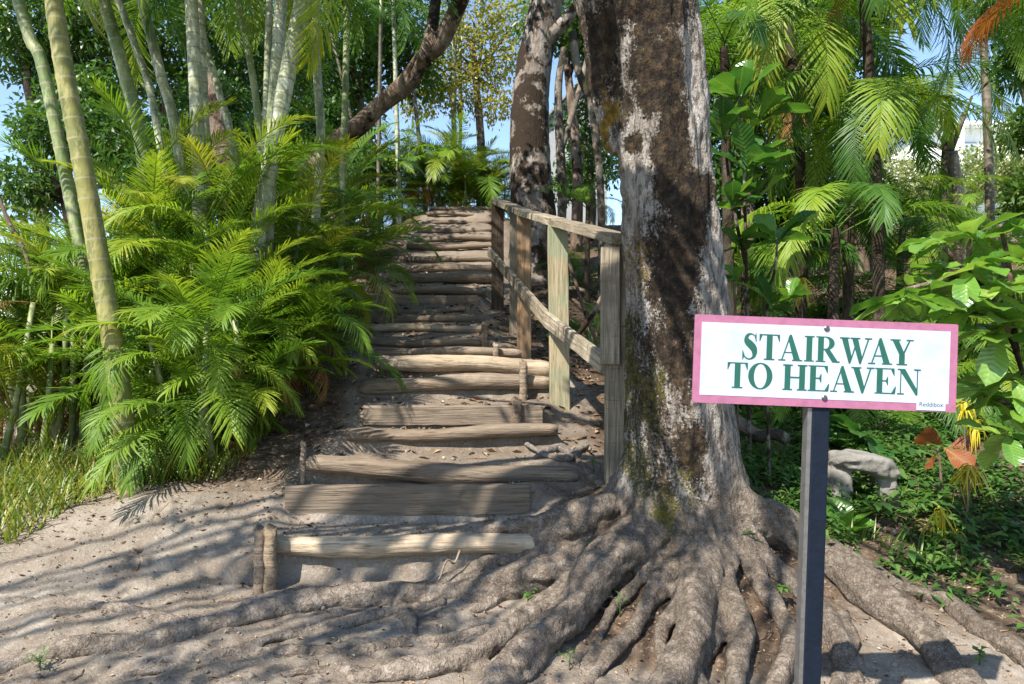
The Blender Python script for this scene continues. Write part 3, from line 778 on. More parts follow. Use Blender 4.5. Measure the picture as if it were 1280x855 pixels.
    tube_px([(1000, 735), (1035, 790), (1045, 850), (1030, 900)], .045, .035, .5, True, head(50, .5, .06))
    tube_px([(905, 760), (890, 810), (880, 860), (885, 900)], .045, .03, .5)
    tube_px([(1040, 705), (1085, 725), (1130, 770), (1180, 850)], .05, .035, .4, True)
    tube_px([(560, 755), (470, 770), (380, 790), (250, 822), (120, 850)], .035, .03, -.2)
    me0 = src.mesh('src')
    o = obj('src', me0)
    m = o.modifiers.new('r', 'REMESH'); m.mode = 'VOXEL'; m.voxel_size = .0145; m.use_smooth_shade = True
    m = o.modifiers.new('s', 'SMOOTH'); m.factor = .5; m.iterations = 3
    dg = bpy.context.evaluated_depsgraph_get()
    me = bpy.data.meshes.new_from_object(o.evaluated_get(dg))
    bpy.data.objects.remove(o)
    n = len(me.vertices)
    co = np.empty(n * 3, np.float32); me.vertices.foreach_get('co', co); co = co.reshape(-1, 3).astype(float)
    no = np.empty(n * 3, np.float32); me.vertices.foreach_get('normal', no); no = no.reshape(-1, 3)
    x, y, z = co.T
    ang = np.arctan2(y - TREE[1], x - np.interp(z, [0, 1.5, 3.7], [1.02, 1.02, .85]))
    up = sm(.55, 1.1, z)
    ridge = fbm(ang * 2.2, z * 1.1, 2.0, 4, 31) * .10 + fbm(x * 1.3 + y * 1.1, z * .6, 14, 3, 41) * .035
    rgr = fbm(x + 1.3 * z, y - z, 5, 4, 51) * .035 + fbm(x * 1 + z, y - z, 24, 4, 57) * .022 + fbm(ang * 14, np.hypot(x - TREE[0], y - TREE[1]) * 1.2, 1, 3, 52) * .022
    d = ridge * up + rgr * (1 - up)
    co += no * d[:, None]
    me.vertices.foreach_set('co', co.astype(np.float32).ravel()); me.update()
    # stains that grow on the bark, mapped in the plane across the trunk
    px = 640 + (x / 4.4) * F; py = 440 - (z - 1.5) / 4.4 * F
    px = px + 40 * fbm(x * 3, z * 3, 2, 3, 61); py = py + 60 * fbm(x * 3 + 7, z * 3, 2, 3, 63)
    def blobs(lst, base=0.0):
        v = np.full(n, base)
        for a, b, ra, rb, s_ in lst: v = np.maximum(v, s_ * np.exp(-((((px - a) / ra) ** 2 + ((py - b) / rb) ** 2) ** 1.5)))
        return v
    moss = blobs([(810, 0, 62, 70, 1), (820, 90, 36, 62, 1), (838, 190, 26, 110, .95), (795, 172, 15, 22, .9), (868, 265, 34, 58, 1), (840, 345, 42, 85, .95), (850, 440, 40, 75, .78), (822, 330, 34, 60, .7),
                  (800, 470, 26, 110, .62), (860, 560, 26, 60, .85), (830, 540, 30, 60, .55), (775, 110, 14, 50, .8), (752, 50, 36, 80, .85), (800, -120, 90, 90, .9), (905, -200, 60, 120, .7), (815, 600, 26, 40, .6), (835, 400, 50, 150, .62), (820, 520, 36, 110, .6)], .19)
    moss = np.maximum(moss, .75 * sm(.0, .1, y - TREE[1] - .05) * (.35 + 1.2 * fbm(ang * 2, z * 2, 1, 3, 71)) * sm(.8, 1.2, z))
    green = blobs([(790, 470, 12, 120, .62), (795, 590, 18, 60, .6), (822, 635, 20, 36, .66), (815, 500, 20, 60, .55), (845, 600, 20, 30, .5)])
    gold = blobs([(758, 150, 11, 70, .72), (772, 215, 10, 40, .6), (790, 320, 22, 60, .45)])
    root_d = 1 - sm(.55, 1.05, z + .25 * (np.hypot(x - TREE[0], y - TREE[1]) < .38))
    for k, a in (('moss', moss), ('green', green), ('gold', gold), ('dust', np.clip(root_d, 0, 1)), ('soil', sm(.8, 2.0, np.hypot(x - TREE[0], y - TREE[1])) * sm(.9, -.2, x) * .6)):
        at = me.attributes.new(k, 'FLOAT', 'POINT'); at.data.foreach_set('value', a.astype(np.float32))
    # split the skin into the trunk and its surface roots
    best = np.full(n, 1e9); who = np.full(n, -1)
    for i, c in enumerate(roots):
        for k in range(0, len(c), 1):
            dd = ((co - c[k][:3]) ** 2).sum(1) / max(c[k][3], .03)
            s_ = dd < best; best[s_] = dd[s_]; who[s_] = i
    rad = np.hypot(x - TREE[0], y - TREE[1])
    who[(rad < .50) | (z > .75)] = -1
    lv = np.empty(len(me.loops), np.int32); me.loops.foreach_get('vertex_index', lv)
    ls = np.empty(len(me.polygons), np.int32); me.polygons.foreach_get('loop_start', ls)
    lt = np.empty(len(me.polygons), np.int32); me.polygons.foreach_get('loop_total', lt)
    me.vertices.foreach_get('normal', nn := np.empty(n * 3, np.float32)); nn = nn.reshape(-1, 3)
    fw = who[lv[ls]]
    root_o = thing('big_tree', 'big grey tree with dark moss patches and spreading surface roots behind the sign', 'tree', (TREE[0], TREE[1], .35))
    attrs = {k: None for k in ('moss', 'green', 'gold', 'dust', 'soil')}
    for k in attrs:
        a = np.empty(n, np.float32); me.attributes[k].data.foreach_get('value', a); attrs[k] = a
    for i in range(-1, len(roots)):
        fi = np.nonzero(fw == i)[0]
        if len(fi) < 20: continue
        faces = [lv[ls[q]:ls[q] + lt[q]] for q in fi]
        used = np.unique(np.concatenate(faces)); mp = np.zeros(n, np.int64); mp[used] = np.arange(len(used))
        m2 = bpy.data.meshes.new('trunk' if i < 0 else 'root')
        m2.from_pydata((co[used] - np.array([TREE[0], TREE[1], .35])).tolist(), [], [mp[f].tolist() for f in faces])
        m2.polygons.foreach_set('use_smooth', np.ones(len(fi), bool))
        for k, a in attrs.items():
            at = m2.attributes.new(k, 'FLOAT', 'POINT'); at.data.foreach_set('value', a[used])
        m2.update(); m2.normals_split_custom_set_from_vertices([tuple(q) for q in nn[used]])
        obj('trunk' if i < 0 else 'root', m2, M['bark'], root_o)
    return root_o
BIG = make_big_tree()

# ------------------------------------------------------------------ foliage builders
def leaf_strip(mb, p, d, side, nrm, L, W, droop, st, tint, fold=.25):
    """one folded leaflet: st = [(t, width share)]"""
    vs = []; fs = []; k0 = 0
    for t, w in st:
        q = p + d * (L * t) - Vector((0, 0, 1)) * (droop * L * t * t)
        ww = side * (W * w * .5); up = nrm * (W * w * fold)
        vs += [q - ww + up, q, q + ww + up]
    for k in range(len(st) - 1):
        a = k * 3
        fs += [(a, a + 1, a + 4, a + 3), (a + 1, a + 2, a + 5, a + 4)]
    mb.add(vs, fs, tint=tint)

def frond_mesh(name, seed, L=1.6, pairs=52, ll=.40, lw=.0140, a0=12, a1=100, droop=.35, vee=22, mat=None, start=.2, power=1.4):
    r0 = random.Random(seed); mb = MB()
    n = 34; pts = [Vector((0, 0, 0))]; tang = []
    for k in range(n):
        a = R(a0 + (a1 - a0) * (k / n) ** power); t = Vector((math.sin(a), .10 * math.sin(seed + k * .09), math.cos(a))).normalized()
        tang.append(t); pts.append(pts[-1] + t * (L / n))
    tang.append(tang[-1])
    mb.tube(pts[::3], [.011 * (1 - .85 * (i * 3 / n)) + .001 for i in range(len(pts[::3]))], 5, tint=.55)
    for k in range(pairs):
        t = start + (1 - start) * ((k + .5) / pairs)
        f = t * n; i = min(int(f), n - 1); p = pts[i].lerp(pts[i + 1], f - i); T = tang[i]
        S = Vector((0, 1, 0)) - T * T.y; S.normalize(); N = S.cross(T) * -1
        if N.z < 0 and abs(T.z) < .7: N = -N
        u = (k + .5) / pairs
        fwd = R(26 + 40 * u)
        ln = ll * (.55 + .9 * u) if u < .4 else ll * (.91 + .09 - .62 * ((u - .4) / .6) ** 1.6)
        for s in (-1, 1):
            v = R(vee + r0.uniform(-9, 9)); fw = fwd + R(r0.uniform(-7, 7))
            d = (S * s * math.cos(fw) * math.cos(v) + T * math.sin(fw) + N * math.sin(v) * math.cos(fw)).normalized()
            w = (T - d * T.dot(d)).normalized(); nr = d.cross(w) * s
            leaf_strip(mb, p, d, w, nr, ln * r0.uniform(.88, 1.08), lw * r0.uniform(.85, 1.15), droop * r0.uniform(.6, 1.4), ((0, .5), (.3, 1), (.7, .8), (1, .05)), .5 * u + .5 * r0.random(), .18)
    me = mb.mesh(name); me.materials.append(mat)
    return me

def frond_set(tag_, mat, **kw):
    out = []
    for i, (a0, a1, dr) in enumerate(((6, 55, .22), (12, 85, .30), (18, 110, .38), (28, 130, .5), (10, 70, .3), (22, 95, .42))):
        out.append(frond_mesh('frond', 17 * i + len(tag_), a0=a0, a1=a1, droop=dr, mat=mat, **kw))
    return out
FR = frond_set('a', M['palm'])
FRD = frond_set('bb', M['palm_dark'])
FRW = frond_set('dddd', M['palm'], pairs=38, ll=.46, lw=.0205)
FRY = frond_set('ccc', M['palm_yellow'])
FRB = [frond_mesh('frond', 5 + i, L=2.6, pairs=52, ll=.60, lw=.026, a0=20 + 8 * i, a1=115 + 12 * i, droop=.45, vee=12, mat=M['palm_dark']) for i in range(4)]
FRBG = [frond_mesh('frond', 45 + i, L=2.6, pairs=52, ll=.60, lw=.026, a0=20 + 8 * i, a1=105 + 12 * i, droop=.45, vee=14, mat=M['palm']) for i in range(4)]
FRDS = [frond_mesh('dry_frond', 185 + i, L=1.3, pairs=40, ll=.34, lw=.012, a0=30 + 15 * i, a1=150, droop=.8, vee=0, mat=M['dry']) for i in range(3)]
FRDRY = [frond_mesh('dry_frond', 85 + i, L=2.2, pairs=46, ll=.5, lw=.022, a0=60 + 10 * i, a1=165, droop=.6, vee=0, mat=M['dry']) for i in range(3)]
FRO = [frond_mesh('dry_frond', 95 + i, L=1.5, pairs=40, ll=.55, lw=.022, a0=60 + 20 * i, a1=140, droop=.35, vee=10, mat=M['orange']) for i in range(2)]

def add_frond(parent, me, loc, tilt, az, sc, name='frond', roll=0):
    o = bpy.data.objects.new(name, me); COL.objects.link(o); o.parent = parent
    o.location = loc; o.rotation_euler = (roll, R(tilt), R(az)); o.scale = (sc, sc, sc)
    return o

def clump(label, base, n, hmax=1.0, spread=.35, sc=(.75, 1.1), sets=None, seed=0, stems=4, tilt=(5, 45), cat='palm', group='leafy palm clumps beside the stairway', az=None, kinds=(0, 0, 1, 2, 3, 4, 4, 5)):
    r0 = random.Random(seed); base = Vector(base)
    t = thing('palm_clump', label, cat, base, group)
    st = []
    for k in range(stems):
        a = r0.uniform(0, 6.28); rr = spread * math.sqrt(r0.random())
        b = Vector((rr * math.cos(a), rr * math.sin(a), -.15)); h = hmax * r0.uniform(.5, 1)
        e = b + Vector((r0.uniform(-.2, .2) * h, r0.uniform(-.2, .2) * h, h + .15))
        mb = MB(); mb.tube([b, b.lerp(e, .5) + Vector((.02, 0, 0)), e], [.03, .025, .02], 7)
        mb.build('stem', M['cane_green'], t, origin=(0, 0, 0)); st.append((b, e))
    for k in range(n):
        b, e = r0.choice(st); q = b.lerp(e, r0.uniform(.25, 1))
        fs = r0.choice(sets or [FR, FR, FR, FRD]); me = fs[r0.choice(kinds) % len(fs)]
        a = r0.uniform(*az) if az else r0.uniform(0, 360)
        if fs in (FR, FRD, FRY, FRW) and r0.random() < .06:
            add_frond(t, r0.choice(FRDS), q, r0.uniform(40, 80), a, r0.uniform(*sc) * .85, 'dry_frond'); continue
        add_frond(t, me, q, r0.uniform(*tilt), a, r0.uniform(*sc), roll=R(r0.uniform(-12, 12)))
    return t

def cane_palm(label, pts, w0, w1, mat, nf=8, extra=1.2, sets=None, seed=0, fsc=(.9, 1.25), group='tall cane palm stems rising on the left', tilt=(15, 70), name='cane_palm'):
    """pts = [(photo x, y, D)] up the stem; w in photo pixels"""
    r0 = random.Random(seed)
    rows = [[*P(a, b, d), (w0 + (w1 - w0) * i / (len(pts) - 1)) * .84 / F * d / 2] for i, (a, b, d) in enumerate(pts)]
    p0 = rows[0]; gz = g(p0[0], p0[1])
    if p0[2] > gz:
        dirv = (np.array(rows[0][:3]) - np.array(rows[1][:3])); k = (p0[2] - gz + .05) / max(.2, -dirv[2])
        rows.insert(0, [p0[0] + dirv[0] * k * .6, p0[1], gz - .1, p0[3] * 1.12])
    d = np.array(rows[-1][:3]) - np.array(rows[-2][:3]); d = d / np.linalg.norm(d)
    rows.append(list(np.array(rows[-1][:3]) + d * extra) + [rows[-1][3] * .85])
    c = catmull(rows, 60)
    t = thing(name, label, 'palm', (c[0][0], c[0][1], gz), group)
    # node rings stand slightly proud
    Lc = np.concatenate([[0], np.cumsum(np.linalg.norm(np.diff(c[:, :3], axis=0), axis=1))])
    tot = Lc[-1]; m = int(tot / .035)
    s = np.linspace(0, tot, m); cc = np.stack([np.interp(s, Lc, c[:, k]) for k in range(4)], 1)
    fr = (s * 7.2) % 1
    rad = cc[:, 3] * np.where(fr < .22, 1.06, 1.0)
    mb = MB(); mb.tube(cc[:, :3], rad, 12); mb.build('stem', mat, t)
    top = Vector(c[-1][:3]) - t.location
    cs = MB(); cs.tube([top - Vector(d) * .05, top + Vector(d) * .35, top + Vector(d) * .7], [c[-1][3] * 1.15, c[-1][3] * 1.0, .015], 10)
    cs.build('crownshaft', M['cane_green'], t, origin=(0, 0, 0))
    for k in range(nf):
        fs = r0.choice(sets or [FR, FRY, FRD]); me = r0.choice(fs)
        add_frond(t, me, top + Vector(d) * r0.uniform(.25, .6), r0.uniform(*tilt), 360 * k / nf + r0.uniform(-25, 25), r0.uniform(*fsc), roll=R(r0.uniform(-10, 10)))
    return t

# tree crowns made of many leaves in clumps
def crown_mesh(name, seed, clumps, n, ls, mat, shell=.55):
    """clumps = [(x,y,z,rx,ry,rz)]"""
    r = np.random.default_rng(seed); vol = np.array([c[3] * c[4] for c in clumps]); vol = vol / vol.sum()
    which = r.choice(len(clumps), n, p=vol); C = np.array(clumps)[which]
    u = r.normal(size=(n, 3)); u /= np.linalg.norm(u, axis=1)[:, None]
    rad = shell + (1 - shell) * r.random(n) ** .6
    rad *= 1 + .35 * (vnoise(u[:, 0] * 3 + which, u[:, 1] * 3 + u[:, 2] * 2, seed) - .5) * 2
    p = C[:, :3] + u * rad[:, None] * C[:, 3:]
    d = r.normal(size=(n, 3)) + u * .8; d[:, 2] -= .35; d /= np.linalg.norm(d, axis=1)[:, None]
    nr = r.normal(size=(n, 3)) * .7; nr[:, 2] += 1.0
    sd = np.cross(d, nr); sd /= np.linalg.norm(sd, axis=1)[:, None] + 1e-9
    nn = np.cross(sd, d)
    L = ls * r.uniform(.6, 1.25, n); W = L * r.uniform(.40, .55, n)
    a = p; m1 = p + d * (L * .45)[:, None] - nn * (W * .12)[:, None]; b = p + d * L[:, None] - np.array([0, 0, .15]) * L[:, None]
    l = p + d * (L * .42)[:, None] + sd * (W * .5)[:, None]; q = p + d * (L * .42)[:, None] - sd * (W * .5)[:, None]
    v = np.stack([a, l, b, q, m1], 1).reshape(-1, 3)
    i = np.arange(n)[:, None] * 5
    f = np.concatenate([i + np.array([[0, 4, 1]]), i + np.array([[4, 2, 1]]), i + np.array([[0, 3, 4]]), i + np.array([[4, 3, 2]])], 1).reshape(-1, 3)
    me = bpy.data.meshes.new(name)
    me.vertices.add(len(v)); me.vertices.foreach_set('co', v.astype(np.float32).ravel())
    me.loops.add(f.size); me.loops.foreach_set('vertex_index', f.astype(np.int32).ravel())
    me.polygons.add(len(f)); me.polygons.foreach_set('loop_start', np.arange(0, f.size, 3, dtype=np.int32)); me.polygons.foreach_set('loop_total', np.full(len(f), 3, np.int32))
    me.update(calc_edges=True)
    tint = np.repeat(np.clip(.5 * r.random(n) + .5 * vnoise(which * 1.7, which * .3, seed), 0, 1), 5)
    at = me.attributes.new('tint', 'FLOAT', 'POINT'); at.data.foreach_set('value', tint.astype(np.float32))
    me.materials.append(mat)
    return me

def limbs_mesh(mb, start, ends, r0=.06, seed=0):
    rr = random.Random(seed)
    for e in ends:
        s, e = Vector(start), Vector(e); mid = s.lerp(e, .5) + Vector((rr.uniform(-.3, .3), rr.uniform(-.3, .3), rr.uniform(0, .4)))
        c = catmull([[*s, r0], [*mid, r0 * .6], [*e, r0 * .2]], 12)
        mb.tube(c[:, :3], c[:, 3], 6)

# crown of the big tree: unseen clumps set on sun rays to shape the dapples
def dapple_crown():
    r0 = random.Random(5); cl = []; base = BIG.location
    mb = MB()
    starts = [P(560, -300, 5.3), P(930, -460, 3.6), P(420, -640, 2.9), P(640, -160, 5.0)]
    ts = Vector((-.46, -.58, .82)).normalized()
    keep = [(Vector((1.06, 2.5, 1.46)), .62), (Vector((2.35, 3.9, 1.9)), 1.0), (Vector((-1.0, 7.5, 1.6)), .35), (Vector((-1.1, 10.5, 2.4)), .45), (Vector((-1.2, 12.5, 3.2)), .45), (Vector((-.6, 5.6, .95)), .28), (Vector((-1.9, 5.2, 1.2)), .4), (Vector((.2, 4.9, .7)), .25), (Vector((1.9, 4.2, .2)), .25), (Vector((1.2, 4.3, 2.4)), .3), (Vector((-3.2, 5.0, .5)), .5), (Vector((1.9, 5.7, .7)), .5), (Vector((2.6, 5.2, .5)), .6), (Vector((3.2, 6.5, .7)), .6), (Vector((3.8, 7.5, 1.0)), .7), (Vector((1.9, 6.2, 2.2)), .5), (Vector((.65, 4.9, 1.7)), .3), (Vector((.35, 6.4, 1.7)), .25), (Vector((-.8, 3.6, .1)), .35), (Vector((-2.3, 4.0, .1)), .4), (Vector((.2, 3.5, .1)), .3), (Vector((2.0, 3.7, .1)), .35), (Vector((-2.2, 5.2, 2.0)), .7), (Vector((-2.6, 5.6, 1.2)), .7), (Vector((-1.6, 5.6, 1.4)), .5), (Vector((-1.7, 7.0, 2.0)), .5), (Vector((-3.2, 6.2, 2.0)), .6), (Vector((-.8, 6.5, 1.2)), .3), (Vector((-.8, 9.0, 2.0)), .35)]  # spots the clumps leave open to the sun
    k = 0; area = 0
    while k < 104:
        x = r0.uniform(-3.6, 3.4); y = r0.uniform(2.9, 13) if r0.random() < .6 else r0.uniform(2.9, 5.6); rx = r0.uniform(.2, .55)
        if k >= 64: x, y, rx = r0.uniform(-3.4, 2.4), r0.uniform(3.0, 4.75), r0.uniform(.10, .28)
        q = Vector((x, y, g(x, y)))
        t_ = 2.5
        while True:
            p = q + ts * t_
            if p.z > 4.3 and p.z > 1.5 + .476 * max(p.y, 0) + .30 + rx * .5 + .42 * max(0, p.y) * .1: break
            t_ += .15
        p = q + ts * (t_ + r0.uniform(0, 1.6))
        if any(((p - c) - ts * (p - c).dot(ts)).length < rx + rad for c, rad in (keep if k < 64 else keep[:2] + keep[-8:-4])): continue
        k += 1
        cl.append((p.x, p.y, p.z, rx, rx * r0.uniform(.8, 1.1), rx * .45)); area += rx * rx
        s = min(starts, key=lambda u: (u - p).length)
        limbs_mesh(mb, s, [p - Vector((0, 0, .1))], .045, k)
    mb.build('limb', M['bark_brown'], BIG)
    me = crown_mesh('crown', 3, [(a - base.x, b - base.y, c - base.z, d, e, f) for a, b, c, d, e, f in cl], 6000, .115, M['tree'], .2)
    obj('crown', me, None, BIG)
dapple_crown()

def tree_px(name, label, pts, mat, cl, nleaf, ls, leafm, seed=0, cat='tree', group=None, extra_limbs=()):
    """pts = [(photo x, y, D, radius m)]; cl = crown clumps [(photo x, y, D, r)]"""
    rows = [[*P(a, b, d), r] for a, b, d, r in pts]
    gz = g(rows[0][0], rows[0][1])
    if rows[0][2] > gz - .1: rows.insert(0, [rows[0][0], rows[0][1], gz - .2, rows[0][3] * 1.25])
    c = catmull(rows, 48)
    t = thing(name, label, cat, (c[0][0], c[0][1], gz), group)
    mb = MB(); mb.tube(c[:, :3], c[:, 3], 16, .06)
    for q in extra_limbs:
        e = catmull([[*P(a, b, d), r] for a, b, d, r in q], 16); mb.tube(e[:, :3], e[:, 3], 8, .05)
    clumps = []
    for a, b, d, r in cl:
        q = P(a, b, d) - t.location; clumps.append((q.x, q.y, q.z, r, r, r * .7))
    top = Vector(c[-1][:3])
    mb.build('trunk', mat, t)
    if clumps:
        lb = MB(); limbs_mesh(lb, top, [Vector(q[:3]) + t.location for q in clumps], max(.02, c[-1][3] * .5), seed)
        lb.build('limb', mat, t)
        obj('crown', crown_mesh('crown', seed, clumps, nleaf, ls, leafm, .25), None, t)
    return t

# broad leaves
def broad_leaf(seed, L=1.0, W=.58, ob=.62, droop=.25, fold=.16, wave=.03):
    r0 = random.Random(seed); mb = MB(); n = 9
    vs = []; fs = []; tt = []
    for k in range(n + 1):
        t = k / n
        w = W * (math.sin(math.pi * t ** 1.5) ** .62 * (.62 + .38 * t) if 0 < t < 1 else 0)
        w = max(w, .012)
        for j, s in enumerate((-1, -.5, 0, .5, 1)):
            vs.append((t * L * .98, s * w * .5, .06 * t - droop * t * t * L + abs(s) * w * fold + (wave * math.sin(t * 14 + s * 2 + seed) * abs(s) if abs(s) == 1 else 0)))
            tt.append(.35 + .3 * (s == 0) + .25 * r0.random())
    for k in range(n):
        for j in range(4):
            a = k * 5 + j; fs.append((a, a + 1, a + 6, a + 5))
    mb.add(vs, fs, tint=tt)
    return mb
BL = [broad_leaf(i, droop=.1 + .1 * i) for i in range(4)]
def bl_set(mat):
    out = []
    for b in BL:
        me = b.mesh('leaf'); me.materials.append(mat); out.append(me)
    return out
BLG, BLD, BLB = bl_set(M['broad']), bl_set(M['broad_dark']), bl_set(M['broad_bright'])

def rosette(t, q, n, sc, meshes, r0, tilt=(-10, 45), az0=None):
    for k in range(n):
        az = r0.uniform(0, 360) if az0 is None else az0 + r0.uniform(-70, 70)
        o = bpy.data.objects.new('leaf', r0.choice(meshes)); COL.objects.link(o); o.parent = t
        o.location = Vector(q) - t.location + Vector((r0.uniform(-.015, .015), r0.uniform(-.015, .015), r0.uniform(-.03, .02)))
        s = sc * r0.uniform(.75, 1.15)
        o.scale = (s, s, s); o.rotation_euler = (R(r0.uniform(-25, 25)), R(-r0.uniform(*tilt)), R(az))

def broad_plant(name, label, stemlines, ros, sc, meshes, seed, cat='shrub', group=None, r=.012, mat=None, tilt=(-15, 50)):
    """stemlines: lists of (px,py,D); ros: (px,py,D,n,scale)"""
    r0 = random.Random(seed)
    a = stemlines[0][0]; p = P(*a); gz = g(p.x, p.y)
    t = thing(name, label, cat, (p.x, p.y, gz), group)
    for i, ln in enumerate(stemlines):
        rows = [[*P(*q), r * (1 - .5 * k / len(ln))] for k, q in enumerate(ln)]
        if i == 0: rows.insert(0, [p.x + .02, p.y, gz - .1, r * 1.1])
        c = catmull(rows, 20); mb = MB(); mb.tube(c[:, :3], c[:, 3], 7, .06); mb.build('stem', mat or M['bark_brown'], t)
    for a, b, d, n, s in ros: rosette(t, P(a, b, d), n, sc * s, meshes, r0, tilt)
    return t

# ================================================================== planting
def gx(px, D):
    x = P(px, 430, D).x
    return Vector((x, D, g(x, D)))

# ---- palm clumps along the left of the stairs
clump('dense green palm clump whose fronds spill over the dirt left of the lowest step', gx(262, 5.55), 96, 1.0, .36, (.46, .74), [FRW, FRW, FR], 1, 6, (5, 58))
clump('low palm clump at the foot of the golden cane stem', gx(212, 6.1), 60, .8, .35, (.5, .78), [FRW, FR, FRW], 2, 5, (10, 60))
clump('palm clump leaning over the left end of the third and fourth steps', gx(328, 6.2), 60, .8, .28, (.5, .76), [FRW, FR], 3, 5, (5, 55))
clump('yellowish palm clump at the far left edge of the photo', gx(20, 7.0), 46, 1.3, .4, (.75, 1.05), [FRY, FR, FR], 4, 5, (5, 50))
clump('tall palm clump behind the golden cane stem, with upright fronds', gx(200, 6.9), 60, 1.9, .45, (.75, 1.0), [FR, FR, FRY], 5, 6, (0, 50))
clump('palm clump in front of the leaning pale cane stem', gx(305, 6.9), 56, 1.4, .4, (.6, .9), [FR, FR, FRD], 6, 6, (5, 55))
clump('palm clump beside the left ends of the seventh to tenth steps', gx(350, 8.0), 44, .9, .28, (.55, .8), [FR, FR, FRD], 7, 5, (5, 55))
clump('palm clump beside the twelfth to fifteenth steps, left side', gx(385, 10.2), 44, 1.0, .3, (.55, .8), [FR, FRD], 8, 5, (5, 55))
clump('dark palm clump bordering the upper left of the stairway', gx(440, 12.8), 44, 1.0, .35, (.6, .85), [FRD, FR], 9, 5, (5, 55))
clump('bright bushy palm closing the view at the top of the stairs', gx(565, 17.6), 100, 1.3, .95, (.95, 1.35), [FR, FRY, FR], 10, 6, (5, 60), group='palm bushes at the top of the stairs')
clump('smaller palm bush right of the bright one at the stair top', gx(604, 18.2), 70, .9, .5, (.8, 1.1), [FR, FRY], 11, 5, (5, 60), group='palm bushes at the top of the stairs')
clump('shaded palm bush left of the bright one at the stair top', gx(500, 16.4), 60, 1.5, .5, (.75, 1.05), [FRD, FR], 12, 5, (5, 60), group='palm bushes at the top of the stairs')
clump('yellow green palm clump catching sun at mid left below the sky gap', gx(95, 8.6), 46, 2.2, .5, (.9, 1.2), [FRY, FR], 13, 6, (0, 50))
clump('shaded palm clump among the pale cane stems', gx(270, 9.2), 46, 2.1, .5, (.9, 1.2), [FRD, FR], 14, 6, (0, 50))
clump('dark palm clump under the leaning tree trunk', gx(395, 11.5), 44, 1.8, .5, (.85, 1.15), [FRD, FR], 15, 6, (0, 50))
clump('low spreading palm on the bank at lower far left', gx(75, 6.5), 26, .45, .3, (.45, .7), [FR, FRY], 16, 4, (20, 65))

clump('fine sunlit palm clump with upright fronds hiding the feet of the pale canes', gx(255, 6.3), 64, 1.7, .4, (.65, .95), [FR, FRY, FR, FR], 17, 6, (0, 38), az=(-25, 205))
clump('upright yellowing palm clump between the golden cane and the left edge', gx(30, 5.9), 56, 1.5, .35, (.6, .85), [FRY, FR], 18, 6, (0, 40), az=(60, 280))
clump('feathery palm clump right behind the golden cane at shoulder height', gx(135, 6.4), 60, 1.6, .35, (.65, .95), [FR, FRY, FR], 19, 6, (0, 40), az=(-15, 195))
clump('feathery palm clump covering the low end of the leaning trunk', gx(375, 9.2), 56, 2.2, .45, (.7, 1.0), [FR, FRY, FR], 22, 6, (0, 45))
clump('fine palm clump around the foot of the leaning whitish cane', gx(325, 7.4), 50, 1.7, .35, (.7, .95), [FR, FR, FRY], 20, 5, (0, 45))
# ---- tall cane stems on the left
gst = 'tall cane palm stems rising on the left'
cane_palm('thick golden ringed cane stem in the left foreground', [(152, 505, 5.0), (128, 350, 5.0), (105, 215, 5.0), (80, 85, 5.0), (64, -20, 5.0)], 31, 25, M['cane_gold'], 9, .9, seed=1)
cane_palm('pale cane stem leaning right, its top almost white', [(322, 300, 6.6), (336, 215, 6.6), (352, 130, 6.6), (370, 40, 6.6), (384, -30, 6.6)], 25, 23, M['cane_pale'], 9, 1.2, seed=2)
cane_palm('grey green cane stem just left of the whitish leaning one', [(338, 200, 6.8), (345, 100, 6.8), (352, -10, 6.8)], 19, 18, M['cane_pale'], 7, .35, tilt=(35, 95), seed=3)
cane_palm('thin upright cane stem touching the whitish leaning one from the left', [(330, 240, 7.2), (333, 120, 7.2), (337, -10, 7.2)], 10, 9, M['cane_pale'], 6, .35, tilt=(35, 95), seed=4)
cane_palm('thick pale green cane stem, left one of a close pair', [(250, 240, 6.9), (246, 140, 6.9), (238, -20, 6.9)], 22, 18, M['cane_pale'], 8, .35, tilt=(35, 95), seed=5)
cane_palm('slim bluish cane stem, right one of a close pair', [(258, 230, 7.1), (255, 120, 7.1), (249, -20, 7.1)], 13, 12, M['cane_pale'], 7, .35, tilt=(35, 95), seed=6)
cane_palm('pale cane stem slanting up to the left of the close pair', [(222, 180, 7.5), (200, 90, 7.5), (172, -20, 7.5)], 15, 14, M['cane_pale'], 7, .35, tilt=(35, 95), seed=7)
cane_palm('greyish slanting cane stem right of the golden one', [(178, 190, 7.2), (155, 90, 7.2), (124, -20, 7.2)], 20, 17, M['cane_green'], 7, .35, tilt=(35, 95), seed=8)
cane_palm('thin white spotted cane stem slanting behind the golden one', [(195, 150, 7.9), (170, 60, 7.9), (140, -20, 7.9)], 11, 10, M['cane_pale'], 6, .35, tilt=(35, 95), seed=9)
cane_palm('slender white cane stem standing alone beside the leaning tree', [(394, 285, 8.4), (401, 180, 8.4), (396, 80, 8.4), (393, -20, 8.4)], 13, 13, M['cane_pale'], 7, .35, tilt=(35, 95), seed=10)
cane_palm('thin green cane stem right of the slender white one', [(427, 260, 9.0), (431, 140, 9.0), (434, 10, 9.0)], 10, 9, M['cane_green'], 7, .35, tilt=(35, 95), seed=11)
cane_palm('thin green cane stem left of the leaning whitish pair', [(328, 220, 8.0), (318, 110, 8.0), (296, -10, 8.0)], 11, 9, M['cane_green'], 6, .35, tilt=(35, 95), seed=12)
cane_palm('slanting whitish cane stem behind the close pair', [(292, 190, 8.4), (275, 120, 8.4), (258, 60, 8.4), (240, -10, 8.4)], 11, 10, M['cane_pale'], 6, .35, tilt=(35, 95), seed=13)
cane_palm('leaning green cane stem at the top left corner', [(62, 120, 6.2), (38, 50, 6.2), (16, -20, 6.2)], 18, 16, M['cane_green'], 8, .9, seed=14)
